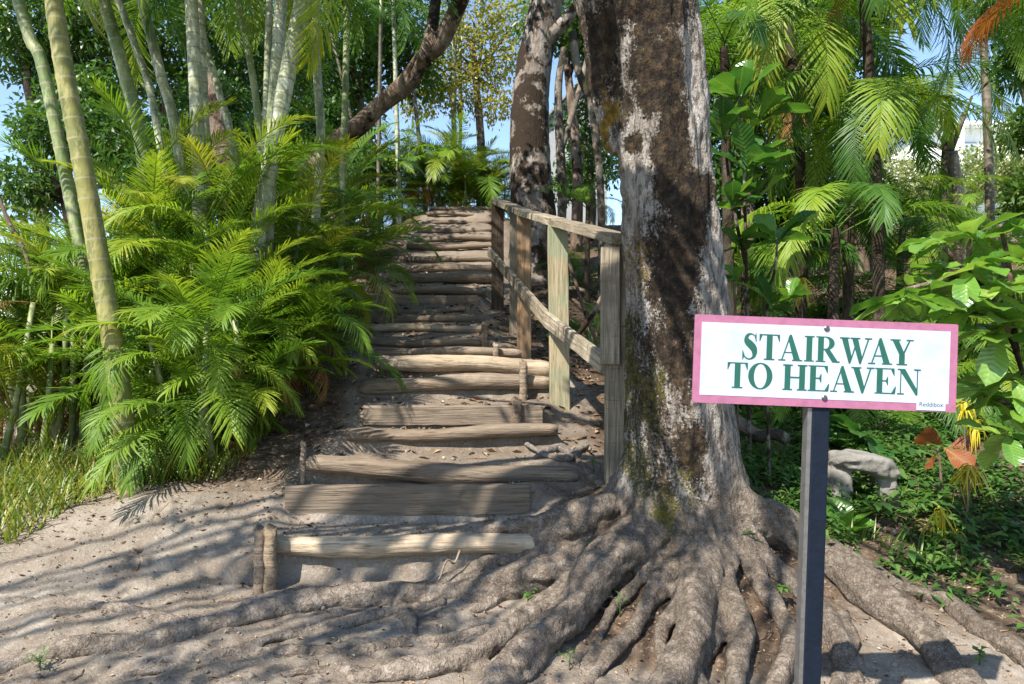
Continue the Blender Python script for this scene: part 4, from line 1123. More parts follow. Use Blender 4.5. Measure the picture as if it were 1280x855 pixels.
# stems around the sky gap at the top of the hill
gs2 = 'thin far palm stems against the bright sky'
for i, (pts, w, lab) in enumerate([
    ([(473, 215, 15), (474, 150, 15)], 6, 'dark thin far stem under the middle of the leaning trunk'),
    ([(498, 215, 15.5), (496, 150, 15.5)], 7, 'far pale stem left of the palm bush at the stair top'),
    ([(452, 200, 16), (440, 150, 16)], 5, 'thinnest far stem at the left end of the sky gap'),
    ([(568, 205, 19), (567, 110, 19), (568, 40, 19)], 8, 'pale far stem rising out of the bright palm bush'),
    ([(575, 200, 19.5), (576, 120, 19.5), (574, 30, 19.5)], 5, 'slim far stem close beside the pale one over the bright palm bush'),
    ([(528, 210, 17), (520, 140, 17)], 6, 'slanting far stem with an orange dead frond beside it')]):
    cane_palm(lab, pts, w, w, M['cane_pale' if i in (1, 3, 4) else 'cane_brown'], 7, 2.0 if i < 3 or i == 5 else 1.0, [FRD, FR], 40 + i, (.9, 1.2), gs2)

# ---- trees
tree_px('leaning_tree', 'brown mottled trunk leaning steeply to the right over the upper stairs', [(335, 290, 10.4, .14), (388, 214, 10.2, .13), (420, 178, 10.1, .125), (448, 158, 10.0, .13), (475, 132, 9.9, .115), (508, 104, 9.8, .13), (528, 74, 9.7, .11), (552, 50, 9.6, .115), (580, -10, 9.4, .10), (600, -70, 9.2, .10)],
        M['bark_brown'], [(560, -130, 9, .9), (640, -150, 8.6, .9), (500, -120, 9.5, .8), (700, -110, 9.6, .8)], 2600, .16, M['tree'], 21, group='trees with mottled trunks',
        extra_limbs=[[(530, 78, 9.6, .10), (541, 30, 9.8, .08), (548, -40, 10, .06)]])
tree_px('mottled_tree', 'dark mottled tree trunk standing behind the upper end of the handrail', [(668, 292, 12.4, .40), (664, 230, 12.4, .36), (662, 150, 12.4, .325), (668, 80, 12.4, .30), (684, 0, 12.3, .27), (700, -70, 12.2, .24)],
        M['bark_mottled'], [(640, -110, 12, 1.2), (740, -120, 12, 1.3), (690, -190, 11.5, 1.2), (800, -90, 12.5, 1.1), (560, -90, 12.5, 1.0)], 4200, .18, M['tree'], 22, group='trees with mottled trunks',
        extra_limbs=[[(676, 60, 12.3, .14), (720, 10, 12.0, .1), (760, -50, 11.8, .08)]])
tree_px('dead_tree', 'bleached dead trunk beside the dark mottled tree', [(702, 290, 11.4, .07), (703, 240, 11.4, .075), (700, 180, 11.4, .07), (698, 110, 11.4, .06), (705, 60, 11.4, .05)], M['bark_dead'], [], 0, .1, None, 23,
        extra_limbs=[[(701, 190, 11.4, .05), (722, 120, 11.5, .045), (735, 70, 11.6, .04)]])
tree_px('dead_tree', 'grey curved bare limb rising left of the big trunk', [(752, 285, 9.6, .05), (748, 200, 9.6, .05), (738, 130, 9.6, .055), (722, 85, 9.6, .05), (716, 40, 9.6, .05)], M['bark_dead'], [], 0, .1, None, 24)
tree_px('reddish_tree', 'reddish brown trunk half hidden behind the cane stems on the left', [(288, 250, 11, .16), (278, 180, 11, .15), (268, 130, 11, .13), (255, 70, 11.3, .11), (230, -40, 11.6, .09)], M['bark_brown'],
        [(210, -60, 11.5, 1.0), (300, -90, 11.5, 1.1), (130, -50, 12, 1.0)], 2600, .17, M['tree'], 25)

# leafy background trees, each with its own crown and trunk
gb = 'leafy background trees'
BGT = [
 ('sunlit yellow green tree above the stair top', 600, 19, [(590, 25, 19, 1.1), (625, 70, 19, .9), (650, 20, 19, 1.0), (560, 60, 19.5, .8), (605, 95, 19.3, .6), (575, 118, 19, .9), (622, 130, 19, .7), (525, 125, 19.4, .8), (548, 95, 19.2, .8)], 8840, 0.122, 'tree_yellow'),
 ('dark leafy tree filling the gap left of the leaning trunk', 470, 17, [(440, 50, 17, 1.5), (490, 30, 17, 1.3), (410, 100, 17, 1.1), (515, 90, 17.5, .9)], 11050, 0.144, 'tree'),
 ('dark leafy tree behind the close pair of cane stems', 230, 15, [(200, 40, 15, 1.5), (280, 30, 15, 1.5), (150, 90, 15.5, 1.1), (320, 90, 15.5, 1.2), (240, 110, 15, .9)], 12750, 0.144, 'tree'),
 ('leafy tree behind the cane stems at the far top left', 60, 14, [(30, 30, 14, 1.3), (110, 20, 14, 1.3), (70, 95, 14.5, .8)], 8840, 0.144, 'tree'),
 ('dark tree screening the sky low behind the golden cane', 110, 12.5, [(70, 165, 12.5, .8), (140, 175, 12.5, .9), (190, 215, 12.5, .9), (110, 120, 12.8, .7), (40, 235, 12.5, .7)], 12000, .13, 'tree'),
 ('shaded tree screening the sky low behind the close pair of canes', 260, 13.5, [(235, 190, 13.5, .9), (300, 215, 13.5, 1.0), (340, 180, 13.5, .8), (270, 130, 13.8, .7)], 12000, .13, 'tree'),
 ('low leafy tree right under the leaning trunk beside the far stems', 430, 15.5, [(420, 195, 15.5, .7), (455, 215, 15.5, .7), (400, 150, 15.5, .7)], 8000, .13, 'tree'),
 ('broad dark tree behind the slender white stem', 380, 19, [(360, 60, 19, 1.6), (420, 120, 19, 1.3), (330, 150, 19, 1.2), (375, 200, 19, 1.0), (440, 160, 19.5, .9)], 11900, 0.158, 'tree'),
 ('dense dark tree right of the big trunk, top of the photo', 930, 12, [(920, 50, 12, 1.3), (980, 20, 12, 1.3), (900, 130, 12, 1.0), (960, 110, 12.3, 1.1), (890, 210, 12.2, .8)], 14450, 0.122, 'tree'),
 ('dense tree above the drooping palm fronds on the right', 1080, 13, [(1020, 20, 13, 1.4), (1075, 5, 13, 1.0), (1035, 120, 13.3, 1.1), (1000, 180, 13.5, 1.2)], 14450, 0.130, 'tree'),
 ('dark leafy tree behind the broad leaved sapling', 960, 15, [(940, 240, 15, 1.4), (1000, 260, 15, 1.3), (900, 300, 15, 1.1), (1050, 250, 15.5, 1.1), (970, 320, 14.5, .9)], 14450, 0.144, 'tree'),
 ('leafy tree in the upper right corner behind the dry fronds', 1290, 10, [(1290, 70, 10, .55), (1300, 160, 10, .5), (1275, -5, 10, .7), (1310, 240, 10, .6)], 7140, 0.115, 'tree'),
 ('pale sunlit bush left of the white house', 1130, 22, [(1115, 225, 22, 1.2), (1150, 250, 22, 1.0), (1090, 262, 22, 1.0)], 7140, 0.144, 'bush_pale'),
 ('pale sunlit bush right of the forked palm', 1215, 23, [(1205, 222, 23, 1.2), (1250, 210, 23, 1.2), (1280, 225, 23, 1.1)], 7140, 0.144, 'bush_pale'),
 ('small green tree between the mottled trunk and the big trunk', 735, 16, [(730, 150, 16, .7), (745, 200, 16, .8), (715, 230, 16, .6), (755, 90, 16, .7)], 5440, 0.122, 'tree'),
 ('leafy tree high between the two mottled trunks', 720, 15, [(705, 20, 15, .9), (740, 40, 15, .8)], 5100, 0.122, 'tree'),
]
for i, (lab, px, D, cl, n, ls, mt) in enumerate(BGT):
    b = gx(px, D); topy = max(c[1] for c in cl); q = P(cl[0][0], cl[0][1] + 25, D)
    t = thing('leafy_tree' if 'bush' not in lab else 'leafy_bush', lab, 'tree' if 'bush' not in lab else 'bush', b, gb)
    mb = MB(); c = catmull([[b.x, b.y, b.z - .2, .13], [(b.x * 2 + q.x) / 3 + .1, b.y, b.z * .6 + q.z * .4, .11], [q.x, q.y, q.z, .07]], 14); mb.tube(c[:, :3], c[:, 3], 8)
    cs = [P(a, bb, d) for a, bb, d, r in cl]
    limbs_mesh(mb, c[-3][:3], cs, .05, i)
    mb.build('trunk', M['bark_brown'], t)
    obj('crown', crown_mesh('crown', 60 + i, [(q.x - b.x, q.y - b.y, q.z - b.z, r, r, r * .75) for q, (_, _, _, r) in zip(cs, cl)], n, ls, M[mt], .2), None, t)

# ---- palms on the right
gr = 'feathery palms right of the big trunk'
def right_palm(label, crown, base_px, D, nf, w, seed, sets=None, fsc=(.8, 1.05), tilt=(20, 75), mat='bark_dark', name='feather_palm', dry=0):
    q = P(*crown); b = gx(base_px, D)
    r0 = random.Random(seed); t = thing(name, label, 'palm', b, gr)
    c = catmull([[b.x, b.y, b.z - .2, w * 1.2], [(b.x + q.x) / 2 + r0.uniform(-.1, .1), (b.y + q.y) / 2, (b.z + q.z) / 2, w], [q.x, q.y, q.z, w * .85]], 24)
    mb = MB(); mb.tube(c[:, :3], c[:, 3], 10, .06); mb.build('trunk', M[mat], t)
    for k in range(nf):
        fs = r0.choice(sets or [FRB, FRBG, FRBG]); add_frond(t, r0.choice(fs), q - b + Vector((0, 0, r0.uniform(-.1, .15))), r0.uniform(*tilt), 360 * k / nf + r0.uniform(-20, 20), r0.uniform(*fsc), roll=R(r0.uniform(-12, 12)))
    for k in range(dry): add_frond(t, r0.choice(FRDRY), q - b - Vector((0, 0, .15)), r0.uniform(30, 70), r0.uniform(0, 360), r0.uniform(.6, .85), 'dry_frond')
    return t
right_palm('feather palm with arching fronds in the middle of the right half', (1075, 130, 8.6), 1062, 8.6, 16, .06, 1, fsc=(.58, .78), dry=0)
right_palm('tall feather palm overhanging the broad leaved sapling', (985, 20, 9.4), 1000, 9.6, 14, .07, 2, dry=1)
right_palm('feather palm at upper right against blue sky', (1188, 95, 13.5), 1180, 13.5, 13, .06, 3, fsc=(.6, .85), tilt=(15, 80), dry=0)
right_palm('low feather palm with silvery fronds behind the sign', (1045, 285, 8.2), 1050, 8.2, 13, .06, 4, fsc=(.55, .75), tilt=(10, 60))
right_palm('feather palm hanging in from above the right edge', (1350, -90, 7.6), 1360, 7.6, 12, .06, 5, fsc=(.55, .75), dry=1)
right_palm('feather palm at the top between two dark tree crowns', (1075, -60, 8.0), 1100, 8.2, 12, .06, 6, fsc=(.7, .9), dry=1)
right_palm('dark low feather palm beneath the white house', (1215, 285, 12.5), 1215, 12.5, 12, .06, 7, fsc=(.5, .7), tilt=(10, 65))
right_palm('small dark feather palm left of the forked palm', (1130, 270, 10.4), 1130, 10.4, 12, .05, 8, fsc=(.5, .7), tilt=(10, 65))
right_palm('feather palm right behind the big trunk near the top', (905, 60, 8.8), 915, 8.8, 11, .06, 9, fsc=(.55, .75))
right_palm('low feather palm on the shaded slope beside the trunk, behind the sapling', (930, 330, 9.5), 930, 9.5, 12, .05, 10, fsc=(.5, .7), tilt=(10, 60))
right_palm('small palm at the foot of the mottled tree right of the handrail', (735, 255, 10.6), 735, 10.6, 10, .04, 11, [FR, FRD], (.4, .6), (15, 65))
gl = 'low palms covering the slope on the right'
for i, (lab, px, D, n, h, sc, st) in enumerate([
    ('low bright palm on the slope just above the middle of the sign', 1035, 9.0, 20, .5, (.45, .65), [FRBG, FRB]),
    ('low dark palm between the two saplings and the sign', 985, 8.3, 18, .4, (.4, .55), [FRB, FRBG]),
    ('low palm under the drooping feather palm right of centre', 1115, 10.5, 22, .7, (.5, .7), [FRB, FRBG]),
    ('low palm behind the glossy paddle leaved shrub', 1190, 8.6, 22, .6, (.45, .65), [FRBG, FRB]),
    ('low palm at the right edge behind the glossy shrub', 1290, 8.0, 22, .7, (.5, .7), [FRBG, FRB]),
    ('low palm on the shaded bank immediately right of the trunk', 915, 10.8, 20, .6, (.5, .65), [FRB, FRBG]),
    ('wide low palm hiding the trunk feet right of the low bright palm', 1105, 9.2, 24, .9, (.5, .75), [FRBG, FRB]),
    ('wide low palm in front of the forked palm trunk', 1175, 9.6, 26, 1.0, (.55, .8), [FRBG, FRBG, FRB]),
    ('wide low palm in front of the straight dark palm trunk', 1245, 10.0, 24, 1.0, (.55, .8), [FRB, FRBG]),
    ('low shaded palm over the dry branches above the right part of the sign', 1080, 7.7, 20, .45, (.4, .58), [FRB, FRBG]),
    ('low palm peeking over the top right corner of the sign', 1150, 7.4, 20, .4, (.38, .55), [FRB, FRBG]),
    ('low palm above the left part of the sign beside the lime seedling', 960, 7.6, 18, .3, (.34, .46), [FRB, FRBG]),
    ('low palm in deep shade between the feather palm trunks', 1030, 10.2, 22, .6, (.5, .7), [FRB, FRB]),
    ('fine leaved low palm seen between handrail and big trunk', 748, 9.2, 22, .4, (.4, .6), [FR, FRD]),
    ('fine leaved low palm under the mottled tree beyond the handrail', 715, 12.0, 22, .5, (.5, .7), [FR, FRD]),
    ('fine leaved low palm high on the right slope below the pale bushes', 1150, 14.5, 26, .7, (.8, 1.1), [FR, FRY]),
    ('fine leaved low palm near the foot of the forked palm', 1235, 14.8, 26, .7, (.8, 1.1), [FR, FRD])]):
    clump(lab, gx(px, D), n, h, .25, sc, st, 200 + i, 3, (10, 65), group=gl)
# forked small palm and the straight dark trunk against the white house
t = thing('forked_palm', 'small palm trunk forking into bare leaf stalks before the white house', 'palm', gx(1200, 14), gr)
mb = MB(); p0 = gx(1200, 14) - Vector((0, 0, .2)); pk = P(1189, 190, 14)
c = catmull([[*p0, .17], [*P(1196, 250, 14), .14], [*pk, .11]], 18); mb.tube(c[:, :3], c[:, 3], 10); mb.build('trunk', M['cane_brown'], t)
for k, (a, b, az) in enumerate([(1182, 150, 180), (1191, 140, 80), (1204, 140, 10), (1165, 178, 190), (1170, 165, 170), (1215, 120, 5)]):
    e = P(a, b, 14 + .3 * math.sin(az)); mb = MB(); mb.tube([pk, pk.lerp(e, .6), e], [.045, .035, .02], 6); mb.build('leaf_stalk', M['cane_brown'], t)
    add_frond(t, FRB[k % 4], e - t.location, 35, az, .62)
cane_palm('straight dark green palm trunk before the white house', [(1238, 290, 12), (1236, 200, 12), (1232, 100, 12), (1226, 0, 12)], 14, 11, M['cane_brown'], 12, .6, [FRB, FRBG], 77, (.6, .85), gr, (20, 75), 'feather_palm')
# dry hanging fronds in the upper right corner
t = right_palm('palm with bright orange dead fronds in the upper right corner', (1300, -45, 6.2), 1345, 6.4, 5, .06, 12, fsc=(.45, .6))
for k, (tl, az) in enumerate([(10, 200), (25, 165), (5, 235), (20, 120)]):
    add_frond(t, FRO[k % 2], P(1302, -22, 6.0) - t.location, tl, az, .5, 'dry_frond')

# ---- broad leaved plants
r_sp = random.Random(3)
broad_plant('broadleaf_sapling', 'tall sapling with rosettes of large dark green leaves right of the trunk', [[(934, 400, 6.0), (932, 300, 6.0), (930, 210, 6.0), (924, 120, 6.0)], [(932, 330, 6.0), (915, 250, 6.0), (905, 170, 6.1)]],
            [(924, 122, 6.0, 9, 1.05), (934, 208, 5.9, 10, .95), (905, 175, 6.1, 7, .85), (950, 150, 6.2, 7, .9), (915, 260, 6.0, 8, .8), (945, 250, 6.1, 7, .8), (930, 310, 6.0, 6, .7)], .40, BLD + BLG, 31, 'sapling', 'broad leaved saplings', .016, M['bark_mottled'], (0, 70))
broad_plant('broadleaf_sapling', 'smaller sapling of bright leaves between the trunk and the sign top', [[(958, 395, 5.6), (968, 340, 5.6), (972, 300, 5.6)]],
            [(972, 300, 5.6, 9, 1.0), (965, 380, 5.5, 6, .8), (985, 375, 5.6, 5, .8)], .34, BLG + BLD[:2], 32, 'sapling', 'broad leaved saplings', .012, M['bark_mottled'], (0, 65))
broad_plant('broadleaf_sapling', 'lime leaved seedling touching the right side of the trunk', [[(920, 395, 5.6), (918, 350, 5.6)]], [(918, 348, 5.6, 7, 1.0)], .2, BLG, 33, 'sapling', 'broad leaved saplings', .008)
broad_plant('broadleaf_shrub', 'large shrub of bright glossy paddle leaves overhanging the right end of the sign', [[(1330, 720, 4.2), (1300, 560, 4.1), (1270, 440, 4.0), (1220, 350, 3.9), (1130, 362, 3.8)], [(1270, 440, 4.0), (1262, 340, 4.0), (1250, 280, 4.0)],
            [(1290, 520, 4.05), (1250, 500, 3.95)], [(1220, 350, 3.9), (1180, 310, 3.95)]],
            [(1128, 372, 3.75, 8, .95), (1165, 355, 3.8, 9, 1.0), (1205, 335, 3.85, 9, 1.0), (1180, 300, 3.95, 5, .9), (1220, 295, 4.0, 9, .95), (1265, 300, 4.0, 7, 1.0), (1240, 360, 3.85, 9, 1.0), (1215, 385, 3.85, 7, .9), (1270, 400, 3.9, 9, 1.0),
             (1245, 420, 3.9, 7, .95), (1265, 470, 3.9, 8, .95), (1235, 490, 3.95, 8, .95), (1260, 540, 3.9, 7, .9), (1290, 510, 3.9, 6, .95), (1290, 340, 4.0, 6, 1.0)], .30, BLB + BLG[:1], 34, 'shrub', None, .016, None, (-45, 30))
broad_plant('broadleaf_plant', 'low plant with dark lobed leaves on the litter below the sign board', [[(1080, 560, 6.4), (1078, 545, 6.4)]], [(1078, 545, 6.4, 6, 1.0)], .42, BLD, 35, 'plant', None, .01)
broad_plant('broadleaf_plant', 'bright strap leaved plant beside the sign post in front of the pale stone', [[(1058, 690, 4.9), (1058, 675, 4.9)]], [(1056, 672, 4.9, 9, 1.0)], .26, BLG, 36, 'plant', None, .008, None, (30, 75))
t = broad_plant('withered_plant', 'withered plant with big rust orange leaves right of the sign post', [[(1175, 580, 5.4), (1172, 560, 5.4)]], [], .2, BLG, 37, 'plant', None, .01)
M['rust'] = leafmat('rust_leaf', veins=True, stops=[(0, (.15, .040, .014)), (.6, (.22, .065, .02)), (1, (.28, .10, .03))], trans=.3, rough=.5, spec=.3)
BLO = bl_set(M['rust'])
for (a, b, d, az, tl, s) in [(1178, 556, 5.35, 200, 20, .26), (1180, 560, 5.3, 300, -30, .24), (1185, 558, 5.4, -20, 10, .22), (1165, 570, 5.3, 240, -20, .17), (1190, 570, 5.35, 330, -35, .2)]:
    o = bpy.data.objects.new('leaf', BLO[0]); COL.objects.link(o); o.parent = t; o.location = P(a, b, d) - t.location; o.scale = (s, s * 1.3, s); o.rotation_euler = (R(50), R(-tl), R(az))

# yellow crotons: thin curling strap leaves in tufts
def croton_leaf(seed, L=.16):
    r0 = random.Random(seed); mb = MB()
    leaf_strip(mb, Vector((0, 0, 0)), Vector((.55, 0, .8)), Vector((0, 1, 0)), Vector((-.8, 0, .55)), L, .012, 1.7, ((0, .4), (.25, 1), (.5, 1), (.75, .8), (1, .1)), r0.random(), .1)
    me = mb.mesh('leaf'); me.materials.append(M['croton']); return me
CL = [croton_leaf(i, .12 + .03 * i) for i in range(4)]
def croton(label, base, tufts, seed):
    r0 = random.Random(seed); p = P(*base); gz = g(p.x, p.y); t = thing('yellow_croton', label, 'plant', (p.x, p.y, gz), 'yellow leaved croton plants')
    for (a, b, d, n) in tufts:
        q = P(a, b, d); mb = MB(); mb.tube([(p.x, p.y, gz - .05), ((p.x * .5 + q.x * .5) + .01, (p.y + q.y) / 2, (gz + q.z) / 2), q], [.008, .006, .004], 6); mb.build('stem', M['bark_brown'], t)
        for k in range(int(n * 1.35)):
            o = bpy.data.objects.new('leaf', r0.choice(CL)); COL.objects.link(o); o.parent = t
            o.location = q - t.location + Vector((r0.uniform(-.02, .02), r0.uniform(-.02, .02), r0.uniform(-.05, .02)))
            o.rotation_euler = (R(r0.uniform(-20, 20)), R(r0.uniform(-25, 40)), R(r0.uniform(0, 360))); s = r0.uniform(.7, 1.25); o.scale = (s, s, s)
croton('largest yellow tufted croton right of the sign post', (1205, 690, 4.9), [(1212, 585, 4.9, 34), (1175, 640, 4.85, 16), (1160, 655, 4.85, 12)], 1)
croton('small yellow croton standing low beside the ferny weeds', (1190, 705, 4.8), [(1195, 668, 4.8, 22)], 2)
croton('yellow croton tuft directly above the top edge of the sign', (1002, 400, 6.2), [(1002, 352, 6.2, 30)], 3)
croton('sparse yellow croton under the right end of the sign', (1205, 560, 5.2), [(1205, 505, 5.2, 22), (1220, 530, 5.2, 12)], 4)

# ---- stone, fallen logs
def rock_slab():
    p = P(1085, 600, 5.3); z0 = g(p.x + .1, p.y)
    bm = bmesh.new()
    def lump(c, s, seed, rot=0):
        r = bmesh.ops.create_icosphere(bm, subdivisions=4, radius=1)['verts']
        ph = random.Random(seed)
        o1 = ph.uniform(0, 50)
        for v in r:
            u = v.co.copy(); e = 1 / (abs(u.x) ** 4 + abs(u.y) ** 4 + abs(u.z) ** 4) ** .25
            u = u * (.45 + .55 * e)
            n = float(fbm(u.x * 2 + o1, u.y * 2 + u.z * 1.7, 1.3, 4, seed)) * .55
            u = u * (1 + n); u = Vector((u.x * s[0], u.y * s[1], u.z * s[2])); u.rotate(Euler((0, rot, 0))); v.co = u + c
    lump(Vector((-.06, 0, .255)), (.20, .17, .065), 3, .12)
    lump(Vector((.06, .0, .225)), (.13, .15, .07), 9, .35)
    lump(Vector((.12, .02, .09)), (.065, .11, .17), 5, -.15)
    lump(Vector((-.20, .02, .08)), (.08, .12, .18), 6)
    me = bpy.data.meshes.new('pale_stone'); bm.to_mesh(me); bm.free()
    o = obj('pale_stone', me); m = o.modifiers.new('r', 'REMESH'); m.mode = 'VOXEL'; m.voxel_size = .012; m.use_smooth_shade = True
    me2 = bpy.data.meshes.new_from_object(o.evaluated_get(bpy.context.evaluated_depsgraph_get())); bpy.data.objects.remove(o)
    me2.materials.clear()
    o = obj('pale_stone', me2, M['rock']); o.location = (p.x, p.y, P(1085, 668, 5.3).z); o.location.z = max(o.location.z, z0 + .05)
    dz = P(1085, 585, 5.3).z - (o.location.z + .31); o.scale = (1.05, 1, 1.12 + max(0, dz) / .31)
    tag(o, 'pale weathered arched stone half hidden behind the sign post among weeds', 'stone')
rock_slab()
def fallen(label, a, b, r, mat, seed):
    rr = random.Random(seed); a, b = Vector(a), Vector(b); mb = MB(); n = 14; c = (a + b) / 2
    mb.tube([a.lerp(b, k / n) - c + Vector((0, 0, .03 * math.sin(k * .6 + seed))) for k in range(n + 1)], [r * (1 + .1 * math.sin(k * 1.1 + seed)) * (1 - .25 * k / n) for k in range(n + 1)], 10, .1)
    o = mb.build('fallen_branch', mat); o.location = c; tag(o, label, 'branch')
def gz(px, D, up): v = gx(px, D); v.z += up; return v
fallen('pale fallen log peeking out right of the trunk below the sign', P(915, 530, 6.1), P(985, 552, 6.0), .06, M['bark_dead'], 1)
fallen('thick bleached fallen branch among the palms left of the upper steps', P(402, 262, 11.0), P(450, 292, 10.6), .07, M['bark_dead'], 2)
fallen('dark dead branch lying across the slope above the sign', gz(1000, 8.0, .12), gz(1085, 8.6, .5), .035, M['bark_brown'], 3)
fallen('thin brown stick leaning behind the croton above the sign', gz(985, 8.8, .1), gz(1060, 9.3, .7), .022, M['bark_brown'], 4)
fallen('fallen bough on the litter bank behind the handrail', gz(700, 11.6, .1), gz(775, 10.8, .35), .035, M['bark_brown'], 5)
fallen('dark slanting dead palm stalk behind the handrail posts', gz(700, 7.6, .05), P(775, 330, 7.2), .03, M['bark_brown'], 6)
fallen('second dead stalk crossing behind the front handrail post', gz(765, 7.9, .05), P(700, 300, 8.2), .025, M['bark_brown'], 7)
fallen('bare dark stick slanting at the far left edge', P(-10, 225, 6.0), P(40, 340, 5.8), .016, M['bark_brown'], 8)
fallen('short stick jutting from the dirt under the lowest step log', P(575, 690, 4.24), P(548, 718, 4.15), .007, M['log'], 9)

# ---- white house and grey gable on the hill top
def house():
    b = Vector((P(1230, 430, 36).x, 36, g(P(1230, 430, 36).x, 36)))
    t = thing('white_house', 'bright white house on the hilltop at the right edge', 'house', b)
    zt = P(1230, 160, 36).z - b.z
    mb = MB(); mb.box((-3.6, 0, -.4), (9, 7, zt)); mb.build('wall', M['wall_white'], t, False, (0, 0, 0))
    mb = MB(); mb.add([(-4.1, -.6, zt), (9.4, -.6, zt), (9.4, 7.6, zt), (-4.1, 7.6, zt), (-.5, 3, zt + 1.3), (6, 3, zt + 1.3)], [(0, 1, 5, 4), (1, 2, 5), (2, 3, 4, 5), (3, 0, 4), (0, 3, 2, 1)]); mb.build('roof', M['wall_white'], t, False, (0, 0, 0))
    for x in (-1.8, .4, 2.4, 4.6):
        f = MB(); f.box((x - .12, -1.3, zt - 2.7), (x + .12, -1.06, zt - .05)); f.build('column', M['wall_white'], t, False, (0, 0, 0))
        f = MB(); f.box((x + .5, -.05, zt - 2.4), (x + 1.5, .05, zt - .7)); w = f.build('window', M['pale_glass'], t, False, (0, 0, 0))
        f = MB(); f.box((x + .42, -.08, zt - 2.5), (x + 1.58, -.02, zt - 2.42)); f.build('sill', M['wall_white'], w, False, (0, 0, 0))
    f = MB(); f.box((-3.6, -1.5, zt - 2.95), (9, -.004, zt - 2.72)); f.build('balcony', M['wall_white'], t, False, (0, 0, 0))
house()
def gable():
    b = Vector((P(722, 430, 25).x, 25, g(P(722, 430, 25).x, 25)))
    t = thing('grey_shed', 'grey boarded shed gable glimpsed behind the bleached dead trunk', 'shed', b)
    ze = P(722, 150, 25).z - b.z; zr = P(722, 108, 25).z - b.z
    mb = MB(); mb.add([(-1.0, 0, -.3), (1.0, 0, -.3), (1.0, 0, ze), (0, 0, zr), (-1.0, 0, ze), (-1.0, 3, -.3), (1.0, 3, -.3), (1.0, 3, ze), (0, 3, zr), (-1.0, 3, ze)], [(0, 1, 2, 3, 4), (5, 9, 8, 7, 6), (0, 4, 9, 5), (1, 6, 7, 2)])
    mb.build('wall', M['wall_grey'], t, False, (0, 0, 0))
    mb = MB()
    for s in (-1, 1):
        a = [(0, zr + .02), (s * 1.25, ze - .22)]
        v = [(a[0][0], -.25, a[0][1]), (a[1][0], -.25, a[1][1]), (a[1][0], 3.2, a[1][1]), (a[0][0], 3.2, a[0][1])]
        mb.add(v + [(x, y, z + .09) for x, y, z in v], [(0, 1, 2, 3), (7, 6, 5, 4), (0, 4, 5, 1), (1, 5, 6, 2), (2, 6, 7, 3)])
    mb.build('roof', M['roof_grey'], t, False, (0, 0, 0))
    mb = MB(); mb.box((-.3, -.04, ze - 1.9), (.35, .02, ze - .5)); mb.build('window', M['glass'], t, False, (0, 0, 0))
gable()

# ---- what nobody could count
def scatter_litter():
    mb = MB(); r0 = random.Random(9)
    N = 0
    while N < 9800:
        k = r0.random()
        if N >= 5200: x, y = r0.uniform(-3.4, 3.4), r0.uniform(2.9, 5.4)
        elif k < .55: x, y = r0.uniform(.1, 7), r0.uniform(5.0, 13)
        elif k < .85: x, y = r0.uniform(-2.8, .9), r0.uniform(4.5, 12)
        elif k < .90: x, y = r0.uniform(-3.6, -1.2), r0.uniform(4.4, 5.6)
        else: x, y = r0.uniform(-3, 4), r0.uniform(3.0, 5)
        s = r0.uniform(.012, .05) * (.45 if y < 5.4 else 1) * (.6 if N >= 5200 else 1)
        z = g(x, y) + .008
        a = r0.uniform(0, 6.28); d = Vector((math.cos(a), math.sin(a), r0.uniform(-.3, .4))); sd = Vector((-math.sin(a), math.cos(a), r0.uniform(-.4, .4)))
        p = Vector((x, y, z)); c = r0.uniform(.0, .5) * s
        mb.add([p - d * s, p + sd * s * .45 + Vector((0, 0, c)), p + d * s, p - sd * s * .45 + Vector((0, 0, c)), p + Vector((0, 0, -.2 * s))],
               [(0, 4, 1), (4, 2, 1), (0, 3, 4), (4, 3, 2)], tint=min(1, max(0, r0.gauss(.5, .28))))
        N += 1
    tag(mb.build('leaf_litter', M['litter']), 'dry brown fallen leaves strewn over the slope and steps', 'leaf litter', kind='stuff')
scatter_litter()
def scatter_pebbles():
    mb = MB(); r0 = random.Random(4)
    for k in range(1300):
        x, y = r0.uniform(-3.2, 3.0), (r0.uniform(3.0, 5.2) if k < 850 else r0.uniform(5, 11))
        if k >= 850: x = r0.uniform(-1.8, .6)
        s = r0.uniform(.004, .013) if r0.random() < .93 else r0.uniform(.014, .028); p = Vector((x, y, g(x, y) + s * .3))
        vs = []
        for u in ((1,0,0),(-1,0,0),(0,1,0),(0,-1,0),(0,0,1),(0,0,-1)): vs.append(p + Vector(u) * s * r0.uniform(.6, 1.2))
        mb.add(vs, [(0,2,4),(2,1,4),(1,3,4),(3,0,4),(2,0,5),(1,2,5),(3,1,5),(0,3,5)])
    tag(mb.build('pebbles', M['pebble']), 'small stones and crumbs of dirt scattered over the bare ground', 'pebbles', kind='stuff')
scatter_pebbles()
def scatter_twigs():
    mb = MB(); r0 = random.Random(15)
    for k in range(330):
        x, y = (r0.uniform(-3.3, 3.2), r0.uniform(3.0, 5.6)) if k < 170 else (r0.uniform(-1.8, 4.5), r0.uniform(5.2, 11))
        L = r0.uniform(.04, .22); a = r0.uniform(0, 3.14); h = r0.uniform(.003, .007)
        p = [Vector((x + math.cos(a + i * .25) * L * (i - 1) / 2, y + math.sin(a + i * .25) * L * (i - 1) / 2, 0)) for i in range(3)]
        for q in p: q.z = g(q.x, q.y) + h * .7
        mb.tube(p, [h * .5, h * .45, h * .2], 4, tint=r0.uniform(.15, .75))
    tag(mb.build('twigs', M['litter']), 'broken twigs and stalks lying over the dirt and the slope', 'twigs', kind='stuff')
scatter_twigs()
